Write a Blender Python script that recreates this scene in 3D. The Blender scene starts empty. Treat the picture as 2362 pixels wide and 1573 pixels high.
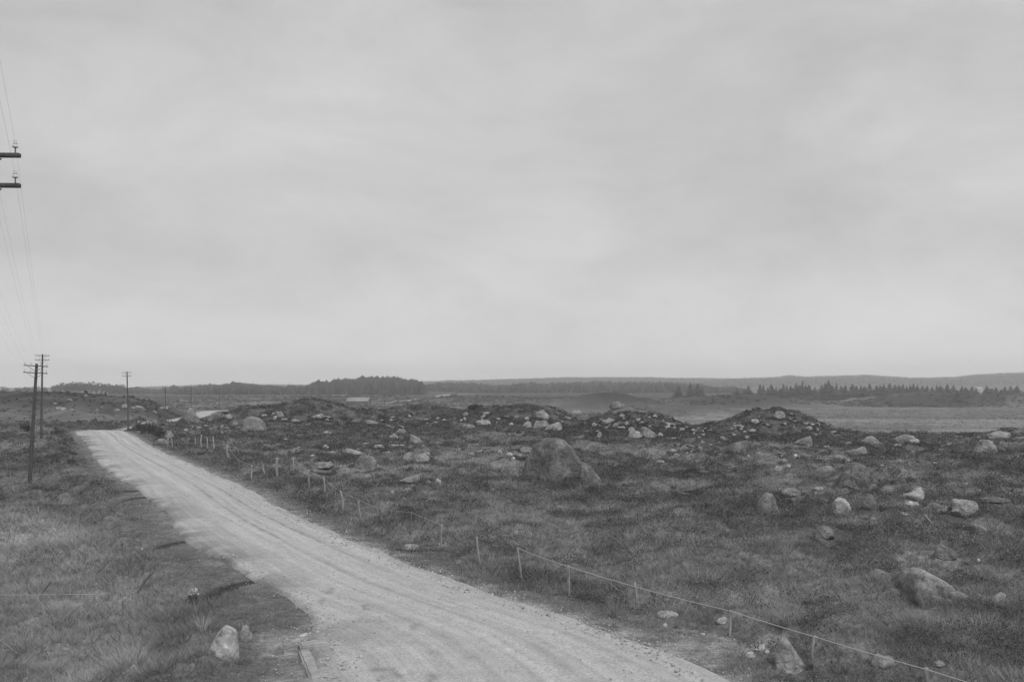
import bpy, bmesh, math, random
import numpy as np
from mathutils import Vector, noise as mnoise

S = bpy.context.scene
COL = S.collection
F, CX, HZ, EYE = 2100.0, 1181.0, 905.0, 5.5      # focal length, centre column and horizon row (photo pixels), eye height (m)

# ------------------------------------------------------------------ camera
cam = bpy.data.cameras.new('camera'); cam_o = bpy.data.objects.new('camera', cam); COL.objects.link(cam_o)
cam.sensor_width = 36; cam.lens = F / 2362 * 36; cam.shift_y = (HZ - 786.5) / 2362
cam.clip_start = 0.1; cam.clip_end = 20000
cam_o.location = (0, 0, EYE); cam_o.rotation_euler = (math.radians(90), 0, 0)
S.camera = cam_o

# ------------------------------------------------------------------ sky, sun, exposure
SUN_EL, SUN_AZ = math.radians(52), math.radians(150)   # azimuth clockwise from the view direction
w = bpy.data.worlds.new('World'); S.world = w; w.use_nodes = True
nt = w.node_tree; nt.nodes.clear()
def N(t, **k):
    n = nt.nodes.new(t)
    for a, v in k.items(): setattr(n, a, v)
    return n
out = N('ShaderNodeOutputWorld'); bg = N('ShaderNodeBackground'); bg.inputs['Strength'].default_value = 0.084
sky = N('ShaderNodeTexSky', sky_type='NISHITA', sun_disc=False); sky.sun_elevation = SUN_EL; sky.sun_rotation = SUN_AZ
bw = N('ShaderNodeRGBToBW'); nt.links.new(sky.outputs[0], bw.inputs[0])
tc = N('ShaderNodeTexCoord'); mp = N('ShaderNodeMapping'); mp.inputs['Scale'].default_value = (1.6, 1.6, 3.6)
nt.links.new(tc.outputs['Generated'], mp.inputs[0])
n1 = N('ShaderNodeTexNoise'); n1.inputs['Scale'].default_value = 2.3; n1.inputs['Detail'].default_value = 8; n1.inputs['Roughness'].default_value = 0.6; n1.inputs['Distortion'].default_value = 0.4
n2 = N('ShaderNodeTexNoise'); n2.inputs['Scale'].default_value = 0.8; n2.inputs['Detail'].default_value = 2
nt.links.new(mp.outputs[0], n1.inputs['Vector']); nt.links.new(tc.outputs['Generated'], n2.inputs['Vector'])
ramp = N('ShaderNodeMapRange'); ramp.inputs[1].default_value = 0.3; ramp.inputs[2].default_value = 0.7
ramp.inputs[3].default_value = 4.55; ramp.inputs[4].default_value = 6.25
nt.links.new(n1.outputs[0], ramp.inputs[0])
add = N('ShaderNodeMath', operation='MULTIPLY_ADD'); add.inputs[1].default_value = 0.9
nt.links.new(n2.outputs[0], add.inputs[0]); nt.links.new(ramp.outputs[0], add.inputs[2])
# sky colour brightened low down, offsetting the haze's darkening at the horizon
sep = N('ShaderNodeSeparateXYZ'); nt.links.new(tc.outputs['Generated'], sep.inputs[0])
low = N('ShaderNodeMapRange'); low.inputs[1].default_value = 0.0; low.inputs[2].default_value = 0.4
low.inputs[3].default_value = 0.45; low.inputs[4].default_value = -0.05
nt.links.new(sep.outputs[2], low.inputs[0])
rim = N('ShaderNodeMapRange'); rim.inputs[1].default_value = 0.0; rim.inputs[2].default_value = 0.14; rim.inputs[3].default_value = 1.45; rim.inputs[4].default_value = 0.0
nt.links.new(sep.outputs[2], rim.inputs[0])
low2 = N('ShaderNodeMath', operation='ADD'); nt.links.new(low.outputs[0], low2.inputs[0]); nt.links.new(rim.outputs[0], low2.inputs[1])
add2 = N('ShaderNodeMath', operation='ADD'); nt.links.new(add.outputs[0], add2.inputs[0]); nt.links.new(low2.outputs[0], add2.inputs[1])
# two darker cloud banks: one high on the right, one long and low on the left
last = add2
for (cx, cy, sx, sz, depth) in ((1900, 430, .20, .085, .6), (620, 590, .34, .05, .4)):
    d0 = Vector(((cx - CX) / F, 1, (HZ - cy) / F)).normalized()
    wob = N('ShaderNodeVectorMath', operation='MULTIPLY_ADD'); wob.inputs[1].default_value = (.22, 0, .12)
    nt.links.new(n1.outputs['Color'], wob.inputs[0]); nt.links.new(tc.outputs['Generated'], wob.inputs[2])
    sb = N('ShaderNodeVectorMath', operation='SUBTRACT'); sb.inputs[1].default_value = (d0.x + .11, d0.y, d0.z + .06); nt.links.new(wob.outputs[0], sb.inputs[0])
    sc = N('ShaderNodeVectorMath', operation='MULTIPLY'); sc.inputs[1].default_value = (1 / sx, .6, 1 / sz); nt.links.new(sb.outputs[0], sc.inputs[0])
    ln = N('ShaderNodeVectorMath', operation='LENGTH'); nt.links.new(sc.outputs[0], ln.inputs[0])
    mr = N('ShaderNodeMapRange', interpolation_type='SMOOTHSTEP'); mr.inputs[1].default_value = 0.2; mr.inputs[2].default_value = 1.5; mr.inputs[3].default_value = -depth; mr.inputs[4].default_value = 0
    nt.links.new(ln.outputs['Value'], mr.inputs[0])
    ad = N('ShaderNodeMath', operation='ADD'); nt.links.new(last.outputs[0], ad.inputs[0]); nt.links.new(mr.outputs[0], ad.inputs[1]); last = ad
add2 = last
mixn = N('ShaderNodeMix', data_type='FLOAT'); mixn.inputs[0].default_value = 0.88
nt.links.new(bw.outputs[0], mixn.inputs[2]); nt.links.new(add2.outputs[0], mixn.inputs[3])
nt.links.new(mixn.outputs[0], bg.inputs['Color']); nt.links.new(bg.outputs[0], out.inputs['Surface'])
sun = bpy.data.lights.new('sun', 'SUN'); sun.energy = 1.45; sun.angle = math.radians(16); sun.color = (1, 1, 1)
sun_o = bpy.data.objects.new('sun', sun); COL.objects.link(sun_o)
sd = Vector((math.sin(SUN_AZ) * math.cos(SUN_EL), math.cos(SUN_AZ) * math.cos(SUN_EL), math.sin(SUN_EL)))
sun_o.rotation_euler = sd.to_track_quat('Z', 'Y').to_euler()
S.view_settings.view_transform = 'Standard'; S.view_settings.look = 'None'
S.view_settings.exposure = 0.3; S.view_settings.gamma = 1.0
S.cycles.max_bounces = 5; S.cycles.diffuse_bounces = 3; S.cycles.volume_bounces = 1; S.cycles.transparent_max_bounces = 8

# ------------------------------------------------------------------ helpers
RNG = np.random.default_rng(7)
def sst(a, b, x):
    t = np.clip((x - a) / (b - a), 0, 1); return t * t * (3 - 2 * t)
def hsh(ix, iy, s):
    h = (ix.astype(np.int64) * 374761393 + iy.astype(np.int64) * 668265263 + s * 1274126177) & 0xffffffff
    h = ((h ^ (h >> 13)) * 1274126177) & 0xffffffff
    return ((h ^ (h >> 16)) & 0xffffff) / float(0xffffff)
def vn(x, y, s=0):
    ix, iy = np.floor(x), np.floor(y); fx, fy = x - ix, y - iy
    fx, fy = fx * fx * (3 - 2 * fx), fy * fy * (3 - 2 * fy)
    a, b, c, d = hsh(ix, iy, s), hsh(ix + 1, iy, s), hsh(ix, iy + 1, s), hsh(ix + 1, iy + 1, s)
    return (a + (b - a) * fx) * (1 - fy) + (c + (d - c) * fx) * fy
def fbm(x, y, sc, o=3, s=0):
    v, a, t = 0, 1, 0
    for k in range(o):
        v = v + a * vn(x / sc * 2 ** k + 17.3 * k, y / sc * 2 ** k - 9.1 * k, s + k); t += a; a *= .5
    return v / t                                       # 0..1
def mesh_np(name, co, faces, attrs=None, smooth=False, uv=None):
    """co n x 3; faces list of int arrays (m x k)"""
    me = bpy.data.meshes.new(name); co = np.asarray(co, np.float32)
    me.vertices.add(len(co)); me.vertices.foreach_set('co', co.ravel())
    if not isinstance(faces, list): faces = [faces]
    vi = np.concatenate([f.ravel() for f in faces]).astype(np.int32)
    tot = np.concatenate([np.full(len(f), f.shape[1], np.int32) for f in faces])
    st = np.concatenate([[0], np.cumsum(tot)[:-1]]).astype(np.int32)
    me.loops.add(len(vi)); me.loops.foreach_set('vertex_index', vi)
    me.polygons.add(len(tot)); me.polygons.foreach_set('loop_start', st)
    if smooth: me.polygons.foreach_set('use_smooth', np.ones(len(tot), bool))
    for k, a in (attrs or {}).items():
        at = me.attributes.new(k, 'FLOAT', 'POINT'); at.data.foreach_set('value', np.asarray(a, np.float32))
    if uv is not None:
        l = me.uv_layers.new(name='UVMap'); l.data.foreach_set('uv', np.asarray(uv, np.float32)[vi].ravel())
    me.update(calc_edges=True); me.validate()
    return me
def link(name, me, mat=None, parent=None, loc=None):
    o = bpy.data.objects.new(name, me); COL.objects.link(o)
    if mat is not None and me is not None and not me.materials: me.materials.append(mat)
    if parent is not None: o.parent = parent
    if loc is not None: o.location = loc
    return o
def tag(o, label=None, cat=None, group=None, kind=None):
    if label: o['label'] = label
    if cat: o['category'] = cat
    if group: o['group'] = group
    if kind: o['kind'] = kind
    return o
def empty(name, loc, rz=0.0):
    o = bpy.data.objects.new(name, None); COL.objects.link(o); o.location = loc; o.rotation_euler = (0, 0, rz); o.empty_display_size = .3
    return o

# ------------------------------------------------------------------ materials
def material(name, rough=1.0):
    m = bpy.data.materials.new(name); m.use_nodes = True
    p = m.node_tree.nodes['Principled BSDF']; p.inputs['Roughness'].default_value = rough
    p.inputs['Specular IOR Level'].default_value = 0.15
    return m, m.node_tree, p
def nodes(t):
    def mk(ty, ins=None, **k):
        n = t.nodes.new(ty)
        for a, v in k.items(): setattr(n, a, v)
        for a, v in (ins or {}).items():
            if isinstance(v, bpy.types.NodeSocket): t.links.new(v, n.inputs[a])
            else: n.inputs[a].default_value = v
        return n.outputs
    return mk
def noise_fac(mk, vec, scale, detail=4, rough=.6, lo=0.3, hi=0.7, a=0.0, b=1.0):
    n = mk('ShaderNodeTexNoise', {'Vector': vec, 'Scale': scale, 'Detail': detail, 'Roughness': rough})
    return mk('ShaderNodeMapRange', {0: n[0], 1: lo, 2: hi, 3: a, 4: b})[0]
def mul(mk, a, b): return mk('ShaderNodeMath', {0: a, 1: b}, operation='MULTIPLY')[0]
def bump(mk, p, t, h, strength, dist):
    b = mk('ShaderNodeBump', {'Height': h, 'Strength': strength, 'Distance': dist}); t.links.new(b[0], p.inputs['Normal'])

def mat_ground():
    m, t, p = material('moorland ground'); mk = nodes(t)
    g = mk('ShaderNodeNewGeometry')['Position']
    tone = mk('ShaderNodeAttribute', attribute_name='tone')['Fac']
    f = mul(mk, noise_fac(mk, g, 1.1, 5, .65, a=.72, b=1.28), noise_fac(mk, g, 7.0, 3, .6, a=.72, b=1.28))
    far = noise_fac(mk, mk('ShaderNodeMapping', {'Vector': g, 'Scale': (1, .35, 1)})[0], .16, 4, .6, a=.85, b=1.15)
    f = mul(mk, f, far)
    t.links.new(mul(mk, tone, f), p.inputs['Base Color'])
    bump(mk, p, t, mk('ShaderNodeTexNoise', {'Vector': g, 'Scale': 5.0, 'Detail': 5})[0], .9, .25)
    return m
def mat_plant(name, lo=.8, hi=1.2, sc=3.0):
    m, t, p = material(name); mk = nodes(t)
    g = mk('ShaderNodeNewGeometry')['Position']
    tone = mk('ShaderNodeAttribute', attribute_name='tone')['Fac']
    t.links.new(mul(mk, tone, noise_fac(mk, g, sc, 3, .6, a=lo, b=hi)), p.inputs['Base Color'])
    return m
def mat_road():
    m, t, p = material('pale gravel'); mk = nodes(t)
    uv = mk('ShaderNodeUVMap', uv_map='UVMap')[0]; g = mk('ShaderNodeNewGeometry')['Position']
    tone = mk('ShaderNodeAttribute', attribute_name='tone')['Fac']
    s1 = noise_fac(mk, mk('ShaderNodeMapping', {'Vector': uv, 'Scale': (3.0, .06, 1)})[0], 1.0, 7, .75, lo=.36, hi=.64, a=.84, b=1.1)
    s2 = noise_fac(mk, mk('ShaderNodeMapping', {'Vector': uv, 'Scale': (6, .25, 1)})[0], 1.0, 4, .6, a=.93, b=1.07)
    f = mul(mk, mul(mk, s1, s2), mul(mk, noise_fac(mk, g, 2.2, 6, .7, a=.88, b=1.1), noise_fac(mk, g, 19, 4, .75, lo=.35, hi=.65, a=.74, b=1.2)))
    t.links.new(mul(mk, tone, f), p.inputs['Base Color'])
    bump(mk, p, t, mk('ShaderNodeTexNoise', {'Vector': g, 'Scale': 14.0, 'Detail': 5})[0], .7, .05)
    return m
def mat_rock():
    m, t, p = material('weathered granite', .9); mk = nodes(t)
    co = mk('ShaderNodeTexCoord')['Object']; g = mk('ShaderNodeNewGeometry')['Position']
    oc = mk('ShaderNodeObjectInfo')
    tone = mk('ShaderNodeRGBToBW', {0: oc['Color']})[0]
    f = mul(mk, noise_fac(mk, g, 1.7, 5, .65, a=.72, b=1.22), noise_fac(mk, g, 9, 4, .7, lo=.35, hi=.65, a=.8, b=1.18))
    lich = noise_fac(mk, g, 3.4, 6, .75, lo=.48, hi=.62, a=1.0, b=.56)      # dark lichen blotches
    pale = noise_fac(mk, g, 5.1, 4, .7, lo=.58, hi=.68, a=1.0, b=1.4)
    vor = mk('ShaderNodeTexVoronoi', {'Vector': mk('ShaderNodeVectorMath', {0: g, 1: mk('ShaderNodeTexNoise', {'Vector': g, 'Scale': 1.3, 'Detail': 4})['Color']}, operation='ADD')[0], 'Scale': .75}, feature='DISTANCE_TO_EDGE')[0]
    crk = mk('ShaderNodeMapRange', {0: vor, 1: .0, 2: .03, 3: .62, 4: 1.0})[0]
    stain = noise_fac(mk, g, .9, 4, .6, lo=.38, hi=.6, a=1.2, b=.66)
    f = mul(mk, mul(mk, mul(mk, f, lich), pale), mul(mk, crk, stain))
    t.links.new(mul(mk, tone, f), p.inputs['Base Color'])
    h = mk('ShaderNodeMath', {0: mk('ShaderNodeTexNoise', {'Vector': g, 'Scale': 4.0, 'Detail': 7, 'Roughness': .65})[0],
                             1: mk('ShaderNodeTexVoronoi', {'Vector': g, 'Scale': 2.5}, feature='DISTANCE_TO_EDGE')[0]}, operation='ADD')[0]
    bump(mk, p, t, h, .6, .14)
    return m
def mat_wood(name, lo, hi, base):
    m, t, p = material(name, .85); mk = nodes(t)
    co = mk('ShaderNodeTexCoord')['Object']
    f = noise_fac(mk, mk('ShaderNodeMapping', {'Vector': co, 'Scale': (30, 30, 2)})[0], 1.0, 5, .65, a=base * lo, b=base * hi)
    f = mul(mk, f, noise_fac(mk, co, 2.5, 4, .6, a=.8, b=1.2))
    t.links.new(f, p.inputs['Base Color'])
    bump(mk, p, t, f, .5, .02)
    return m
def mat_plain(name, v, rough=.6, var=.15, sc=20):
    m, t, p = material(name, rough); mk = nodes(t)
    co = mk('ShaderNodeTexCoord')['Object']
    t.links.new(noise_fac(mk, co, sc, 4, .6, a=v * (1 - var), b=v * (1 + var)), p.inputs['Base Color'])
    return m
M_GROUND, M_ROAD, M_ROCK = mat_ground(), mat_road(), mat_rock()
M_PLANT = mat_plant('heather and grass'); M_TREE = mat_plant('dark foliage', .8, 1.25, .6)
M_POST, M_POLE = mat_wood('silvered wood', .6, 1.25, .33), mat_wood('tarred pole wood', .7, 1.3, .085)
M_DARKPOST = mat_wood('dark weathered stake', .6, 1.3, .17)
M_WIRE, M_TWIRE = mat_plain('galvanised wire', .5, .5), mat_plain('grey line wire', .12, .5)
M_PORC, M_IRON, M_BARK = mat_plain('white porcelain', .66, .25, .05), mat_plain('iron pin', .06, .6), mat_plain('bark', .07, .9, .3, 3)
M_CONC, M_ROOF, M_WALL = mat_plain('rough concrete', .34, .9, .22, 6), mat_plain('pale roof', .40, .8, .12, .6), mat_plain('whitewashed wall', .6, .8, .1, 1)
M_PALE = mat_plain('pale dry blades', .36, .8, .2, 9)
# ------------------------------------------------------------------ the lie of the land
def pxz(px, py, d): return ((px - CX) / F * d, d, EYE - (py - HZ) / F * d)
L_TAB = np.array([(992,168),(1010,185),(1030,202),(1070,228),(1100,264),(1125,312),(1150,351),(1180,374),(1235,413),(1275,470),(1305,530),(1330,578),
                  (1360,632),(1400,690),(1440,722),(1475,722),(1500,712),(1545,698),(1573,690),(1700,640)], float)
R_TAB = np.array([(992,285),(1005,320),(1025,344),(1055,414),(1085,484),(1120,564),(1150,624),(1190,690),(1215,762),(1250,834),(1270,893),(1295,953),
                  (1320,1014),(1345,1076),(1370,1152),(1395,1224),(1415,1304),(1433,1395),(1455,1462),(1490,1548),(1520,1608),(1545,1660),(1573,1712),(1700,1950)], float)
def road_near(d):
    py = HZ + EYE * F / d
    xl = (np.interp(py, L_TAB[:, 0], L_TAB[:, 1]) - CX) / F * d
    xr = (np.interp(py, R_TAB[:, 0], R_TAB[:, 1]) - CX) / F * d
    return xl, xr
ND = np.concatenate([np.geomspace(8, 131, 260)])
nl, nr = road_near(ND)
# smooth the traced edges a little
kk = np.ones(21) / 21
nl = np.convolve(np.pad(nl, 10, 'reflect', reflect_type='odd'), kk, 'valid'); nr = np.convolve(np.pad(nr, 10, 'reflect', reflect_type='odd'), kk, 'valid')
FAR = np.array([(-61.5,131.5,0),(-63.5,140,-.75),(-65,150,-1.0),(-66.8,165,-.78),(-70.5,183,-.28),(-78,215,-.85),(-86,250,-.8),(-96,293,-.45),(-100,360,-1.6),(-90,430,-1.6),
                (-76,500,-1.0),(-69,540,-.3),(-63,600,.7),(-60,650,.9),(-59,705,1.2),(-57,780,3.4),(-50,830,3.5),(-40,900,3.6)], float)
def catmull(P, per):
    out = []
    for i in range(len(P) - 1):
        a, b, c, d = P[max(i - 1, 0)], P[i], P[i + 1], P[min(i + 2, len(P) - 1)]
        for t in np.linspace(0, 1, per, endpoint=False):
            out.append(.5 * (2 * b + (c - a) * t + (2 * a - 5 * b + 4 * c - d) * t * t + (3 * b - a - 3 * c + d) * t ** 3))
    out.append(P[-1]); return np.array(out)
FC = catmull(FAR, 10)
tan = np.gradient(FC[:, :2], axis=0); tan /= np.linalg.norm(tan, axis=1)[:, None]
nrm = np.stack([tan[:, 1], -tan[:, 0]], 1)
hw = np.interp(FC[:, 1], [131, 150, 300, 900], [3.4, 2.8, 2.6, 5.0])
FL, FR = FC[:, :2] - nrm * hw[:, None], FC[:, :2] + nrm * hw[:, None]
# centreline for the distance field (every few metres)
CLX = np.concatenate([((nl + nr) / 2)[::6], FC[1::2, 0]]); CLY = np.concatenate([ND[::6], FC[1::2, 1]])
CLZ = np.concatenate([np.zeros(len(ND[::6])), FC[1::2, 2]])
nwid = (nr - nl) / 2 * .88
CLW = np.concatenate([nwid[::6], hw[1::2]])
def road_field(x, y):
    """distance beyond the road's edge (negative inside), road height there, side (-1 left)"""
    best = np.full(x.shape, 1e9); bz = np.zeros(x.shape); bs = np.zeros(x.shape)
    for i in range(len(CLX) - 1):
        ax, ay, bx, by = CLX[i], CLY[i], CLX[i + 1], CLY[i + 1]
        m = slice(None)
        dx, dy = bx - ax, by - ay; L2 = dx * dx + dy * dy
        t = np.clip(((x - ax) * dx + (y - ay) * dy) / L2, 0, 1)
        d = np.hypot(x - ax - t * dx, y - ay - t * dy) - (CLW[i] + t * (CLW[i + 1] - CLW[i]))
        k = d < best
        best = np.where(k, d, best); bz = np.where(k, CLZ[i] + t * (CLZ[i + 1] - CLZ[i]), bz)
        bs = np.where(k, np.sign((x - ax) * dy - (y - ay) * dx), bs)
    # near part: exact traced edges, measured across
    n = (y > 8) & (y < 131)
    el, er = np.interp(y, ND, nl), np.interp(y, ND, nr)
    dd = np.maximum(el - x, x - er) * .88
    best = np.where(n, dd, best); bz = np.where(n, 0, bz); bs = np.where(n, np.where(x < (el + er) / 2, -1, 1), bs)
    return best, bz, bs
def pd(x, y):
    th = np.arctan2(x, y); r = np.hypot(x, y)
    return CX + F * np.tan(np.clip(th, -1.2, 1.2)), r * np.cos(np.clip(th, -.75, .75))
def P(px, tab): return np.interp(px, [t[0] for t in tab], [t[1] for t in tab])
# mounds: centre column, depth, crest row, half width px to the left and right, half depth m, sharpness
MOUNDS = [(1790, 124, 944, 185, 165, 16, 1.2), (1470, 128, 953, 185, 185, 19, 1.5), (1225, 158, 938, 300, 140, 20, 1.15),
          (960, 168, 939, 200, 200, 20, 1.1), (720, 155, 926, 195, 190, 20, 1.25), (560, 150, 940, 70, 120, 14, 1.1),
          (100, 122, 985, 130, 75, 11, 1.2), (1405, 430, 906, 200, 230, 75, 1.0), (1575, 330, 934, 160, 260, 45, 1.2),
          (1720, 560, 909, 290, 250, 60, 1.0), (2150, 600, 906, 300, 190, 60, 1.15), (2420, 560, 905, 230, 200, 50, 1.3),
          (900, 620, 913, 95, 110, 30, 1.0), (2330, 116, 990, 90, 90, 9, 1.1), (2195, 119, 1002, 50, 45, 6, 1.1),
          (1690, 92, 1030, 70, 60, 7, 1.2), (2065, 26.5, 1335, 80, 70, 2.4, 1.0), (372, 140, 972, 52, 60, 9, 1.1), (428, 168, 957, 40, 46, 9, 1.1), (1450, 260, 936, 100, 110, 25, 1.2)]
NOTCH = [pxz(a, b, EYE * F / (b - HZ))[:2] + pxz(c, d, EYE * F / (d - HZ))[:2] for a, b, c, d in
         [(375, 1128, 205, 1131), (345, 1143, 255, 1150), (425, 1246, 322, 1258), (590, 1334, 430, 1368)]]
def base_z(x, y, px, d):
    end = P(px, [(600, -1.3), (1000, -1.5), (1500, -2.9), (1800, -3.2)])
    d0 = P(px, [(100, 133), (400, 140), (560, 150), (1300, 145), (1640, 128), (1950, 113), (2400, 113)])
    z = end * sst(d0, d0 + 55, d)
    rise = P(px, [(700, 420), (1000, 420), (1500, 500), (2000, 560)])
    top = P(px, [(300, 3.0), (1000, 3.2), (1700, 3.2), (2300, 3.6)])
    z = z + (top - end) * sst(rise, rise + 260, d)
    return z + 1.5 * sst(800, 1100, d)
def land(x, y, fine=True):
    x = np.asarray(x, float); y = np.asarray(y, float)
    px, d = pd(x, y); b = base_z(x, y, px, d)
    z = b + 0.0
    # slopes on the left beyond the road: long heath hill
    crest = P(px, [(-600, 900), (40, 904), (190, 908), (260, 916), (320, 921), (400, 934), (470, 946), (560, 955)])
    zh = EYE - (crest - HZ) / F * 245
    z = z + np.maximum(zh - b, 0) * np.exp(-np.abs((d - 245) / 42) ** 2.6) * (1 - sst(420, 560, px))
    wx = (fbm(x, y, 11, 3, 201) - .5) * 1.6; wy = (fbm(x, y, 11, 3, 207) - .5) * 1.6
    for (mx, md, my, wl, wr, sy, k) in MOUNDS:
        cx, cy = (mx - CX) / F * md, md
        bb = float(base_z(np.array(cx), np.array(cy), np.array(float(mx)), np.array(float(md))))
        h = EYE - (my - HZ) / F * md - bb
        sx = np.where(x < cx, wl, wr) / F * md * .62; s2 = sy * .62
        q = ((x - cx + wx * sx * .36) / sx) ** 2 + ((y - cy + wy * s2 * .36) / s2) ** 2
        z = z + np.where(y > 0, np.maximum(h - np.maximum(z - b, 0) * .6, 0) * np.exp(-q ** k), 0)
    # wooded ridges and far hills
    z = z + (P(px, [(400, 0), (480, 3), (560, 5.5), (690, 4), (740, 6), (830, 9), (920, 9), (965, 5), (1000, 2), (1100, 0)])) * sst(820, 960, d) * (1 - .6 * sst(1050, 1300, d))
    z = z + P(px, [(0, 0), (250, 0), (330, 3), (450, 7), (600, 7), (960, 8), (1100, 9), (1300, 13), (1500, 11), (1620, 5), (1700, 0)]) * sst(1080, 1330, d)
    fh = P(px, [(-900, 12), (700, 12), (1000, 22), (1300, 27), (1550, 30), (1700, 38), (1790, 42), (1820, 47), (1860, 43), (2000, 48), (2090, 41), (2140, 40), (2200, 42), (2250, 49), (2330, 53), (2700, 60), (4000, 40)])
    z = z + fh * sst(1650, 2350, d) * 0.93
    # hummocks
    rd, rz, side = road_field(x, y)
    off = sst(.2, 2.5, rd)
    tame = 1 - .75 * sst(0, 1, P(px, [(1500, 0), (1800, 1)]) * sst(140, 170, d)) - .35 * sst(150, 400, d) * (px < 1700)
    hm = (fbm(x, y, 9, 2, 3) - .5) * 1.1 + (fbm(x, y, 2.8, 2, 11) - .5) * .95
    if fine: hm = hm + (fbm(x, y, 1.15, 3, 23) - .5) * .8 * (1 - sst(150, 260, d))
    hm = hm * (1 - .45 * sst(98, 112, d) * (1 - sst(185, 215, d)))
    z = z + hm * off * tame * (1 + .8 * sst(150, 500, d))
    # wet ground left of the road lies lower than the verge
    bog = (side < 0) * sst(1.2, 4.2, rd - 1.4 * (vn(x / 3, y / 3, 5) - .5)) * (1 - sst(62, 80, d)) * (d > 5)
    z = z - .75 * bog
    z = z - .30 * (side > 0) * np.exp(-((rd - 2.0) / 1.1) ** 2) * (1 - sst(90, 120, d))
    for ax, ay, bx, by in NOTCH:
        dx, dy = bx - ax, by - ay; L = math.hypot(dx, dy)
        t = np.clip(((x - ax) * dx + (y - ay) * dy) / L / L, 0, 1)
        q = np.maximum(np.hypot(x - ax - t * dx, (y - ay - t * dy)) + .35 * (fbm(x, y, .8, 2, 211) - .5), 0)
        z = z - (.25 + .55 * t) * np.exp(-(q / (.30 + .35 * t + .004 * ay)) ** 4) * sst(0, .6, rd)
    # road bed
    k = 1 - sst(.25, P(d, [(100, 2.2), (140, 6), (400, 12)]), rd)
    z = z * (1 - k) + (rz - .07) * k
    return z, rd, side, px, d
def heather_amount(x, y):
    return np.clip((.42 * fbm(x, y, 9, 3, 41) + .58 * fbm(x, y, 1.7, 3, 43) - .42) * 4.5, 0, 1)
def notch_field(x, y):
    q = np.full(np.shape(x), 99.0)
    for ax, ay, bx, by in NOTCH:
        dx, dy = bx - ax, by - ay; L = math.hypot(dx, dy)
        t = np.clip(((x - ax) * dx + (y - ay) * dy) / L / L, 0, 1)
        q = np.minimum(q, (np.hypot(x - ax - t * dx, y - ay - t * dy) + .35 * (fbm(x, y, .8, 2, 211) - .5)) / (.22 + .35 * t + .004 * ay))
    return q
def tone_of(x, y, rd, side, px, d):
    """land cover: pale bent grass, green-grey moss, dark heather, bare peat"""
    h = heather_amount(x, y)
    t = .205 - .092 * h + (fbm(x, y, 2.2, 3, 55) - .5) * .10
    bog = (side < 0) * (d < 46) * sst(1.5, 4, rd)
    t = t * (1 - bog) + (.275 + (fbm(x, y, 4, 3, 61) - .5) * .2) * bog
    verge = (1 - sst(.8, 3.5, rd)) * (d < 130)
    t = t * (1 - verge) + .165 * verge
    # dark heath on the mounds and on the hill, pale grass strip before it
    hill = np.exp(-np.abs((d - 238) / 36) ** 4) * (1 - sst(430, 500, px))
    strip = np.clip(fbm(x * .5, y, 8, 3, 71) - .5, 0, 1) * .25
    t = t * (1 - hill) + (.040 + strip * .8) * hill
    pre = np.exp(-np.abs((d - 172) / 26) ** 4) * (1 - sst(500, 560, px)); t = t * (1 - pre) + (.14 + (fbm(x * .3, y, 6, 3, 77) - .5) * .11) * pre
    md = np.exp(-np.abs((d - 118) / 22) ** 4) * sst(1180, 1300, px) * (1 - sst(1880, 2000, px)); t = t * (1 - .8 * md) + .085 * .8 * md
    m2 = np.exp(-np.abs((d - 146) / 14) ** 4) * sst(500, 560, px) * (1 - sst(1290, 1340, px)); t = t * (1 - .6 * m2) + .085 * .6 * m2
    # bog meadow and its mown stripes on the far right
    mead = sst(150, 180, d) * (1 - sst(500, 560, d)) * sst(1500, 1680, px)
    py = HZ + 8.5 * F / np.maximum(d, 60)
    st = P(py, [(930, .135), (938, .13), (950, .12), (962, .118), (966, .185), (972, .18), (976, .15), (984, .125), (990, .14), (996, .19), (1006, .2)])
    st = 1.36 * st * (.42 + .80 * fbm(x * .22, y, 12, 3, 83) + .36 * fbm(x * .10, y, 3.5, 2, 85)) * (1 - .35 * np.exp(-((py - 986) / 1.0) ** 2) * (px < 2130)) * (1 - .35 * np.exp(-((py - 994 - (px - 2200) * .004) / 1.0) ** 2) * (px > 2050)) + .02 * (px > 2150) * (py > 968)
    t = t * (1 - mead) + st * mead
    roll = sst(300, 400, d) * (1 - sst(820, 900, d)) * (1 - mead)
    rt = .125 + (fbm(x * .3, y, 38, 4, 91) - .5) * .20
    t = t * (1 - roll) + rt * roll
    for (mx, mdp, wx, wd, v) in [(1430, 428, 125, 48, .042), (2150, 570, 200, 48, .03), (1700, 545, 180, 55, .035), (880, 610, 60, 30, .085), (1600, 330, 120, 30, .10), (720, 720, 90, 70, .10)]:
        k = np.exp(-(((px - mx) / wx) ** 2 + ((d - mdp) / wd) ** 2) ** 1.5); t = t * (1 - k) + v * k
    slope = sst(520, 640, d) * (1 - sst(1500, 1750, px)); t = t * (1 - slope) + (.07 + (fbm(x * .5, y, 40, 3, 241) - .5) * .07) * slope
    fld = (px > 764) * (px < 806) * (d > 690) * (d < 830); t = np.where(fld, .19 + (fbm(x, y, 6, 2, 97) - .5) * .1, t)
    wood = sst(880, 940, d); t = t * (1 - wood) + .06 * wood
    peat = (side < 0) * np.exp(-((rd - 2.7) / .9) ** 2) * (d > 14) * (d < 62) * np.clip((fbm(x, y, 1.6, 3, 231) - .46) * 6, 0, 1)
    t = t * (1 - .5 * peat) + .09 * .5 * peat
    spill = np.exp(-(np.maximum(rd, 0) / .5) ** 2) * (d < 130) * np.clip((fbm(x, y, .7, 3, 233) - .40) * 5, 0, 1) * np.where(side < 0, .35, 1)
    t = t * (1 - spill) + .33 * spill
    py_ = HZ + EYE * F / np.maximum(d, 5)
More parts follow.
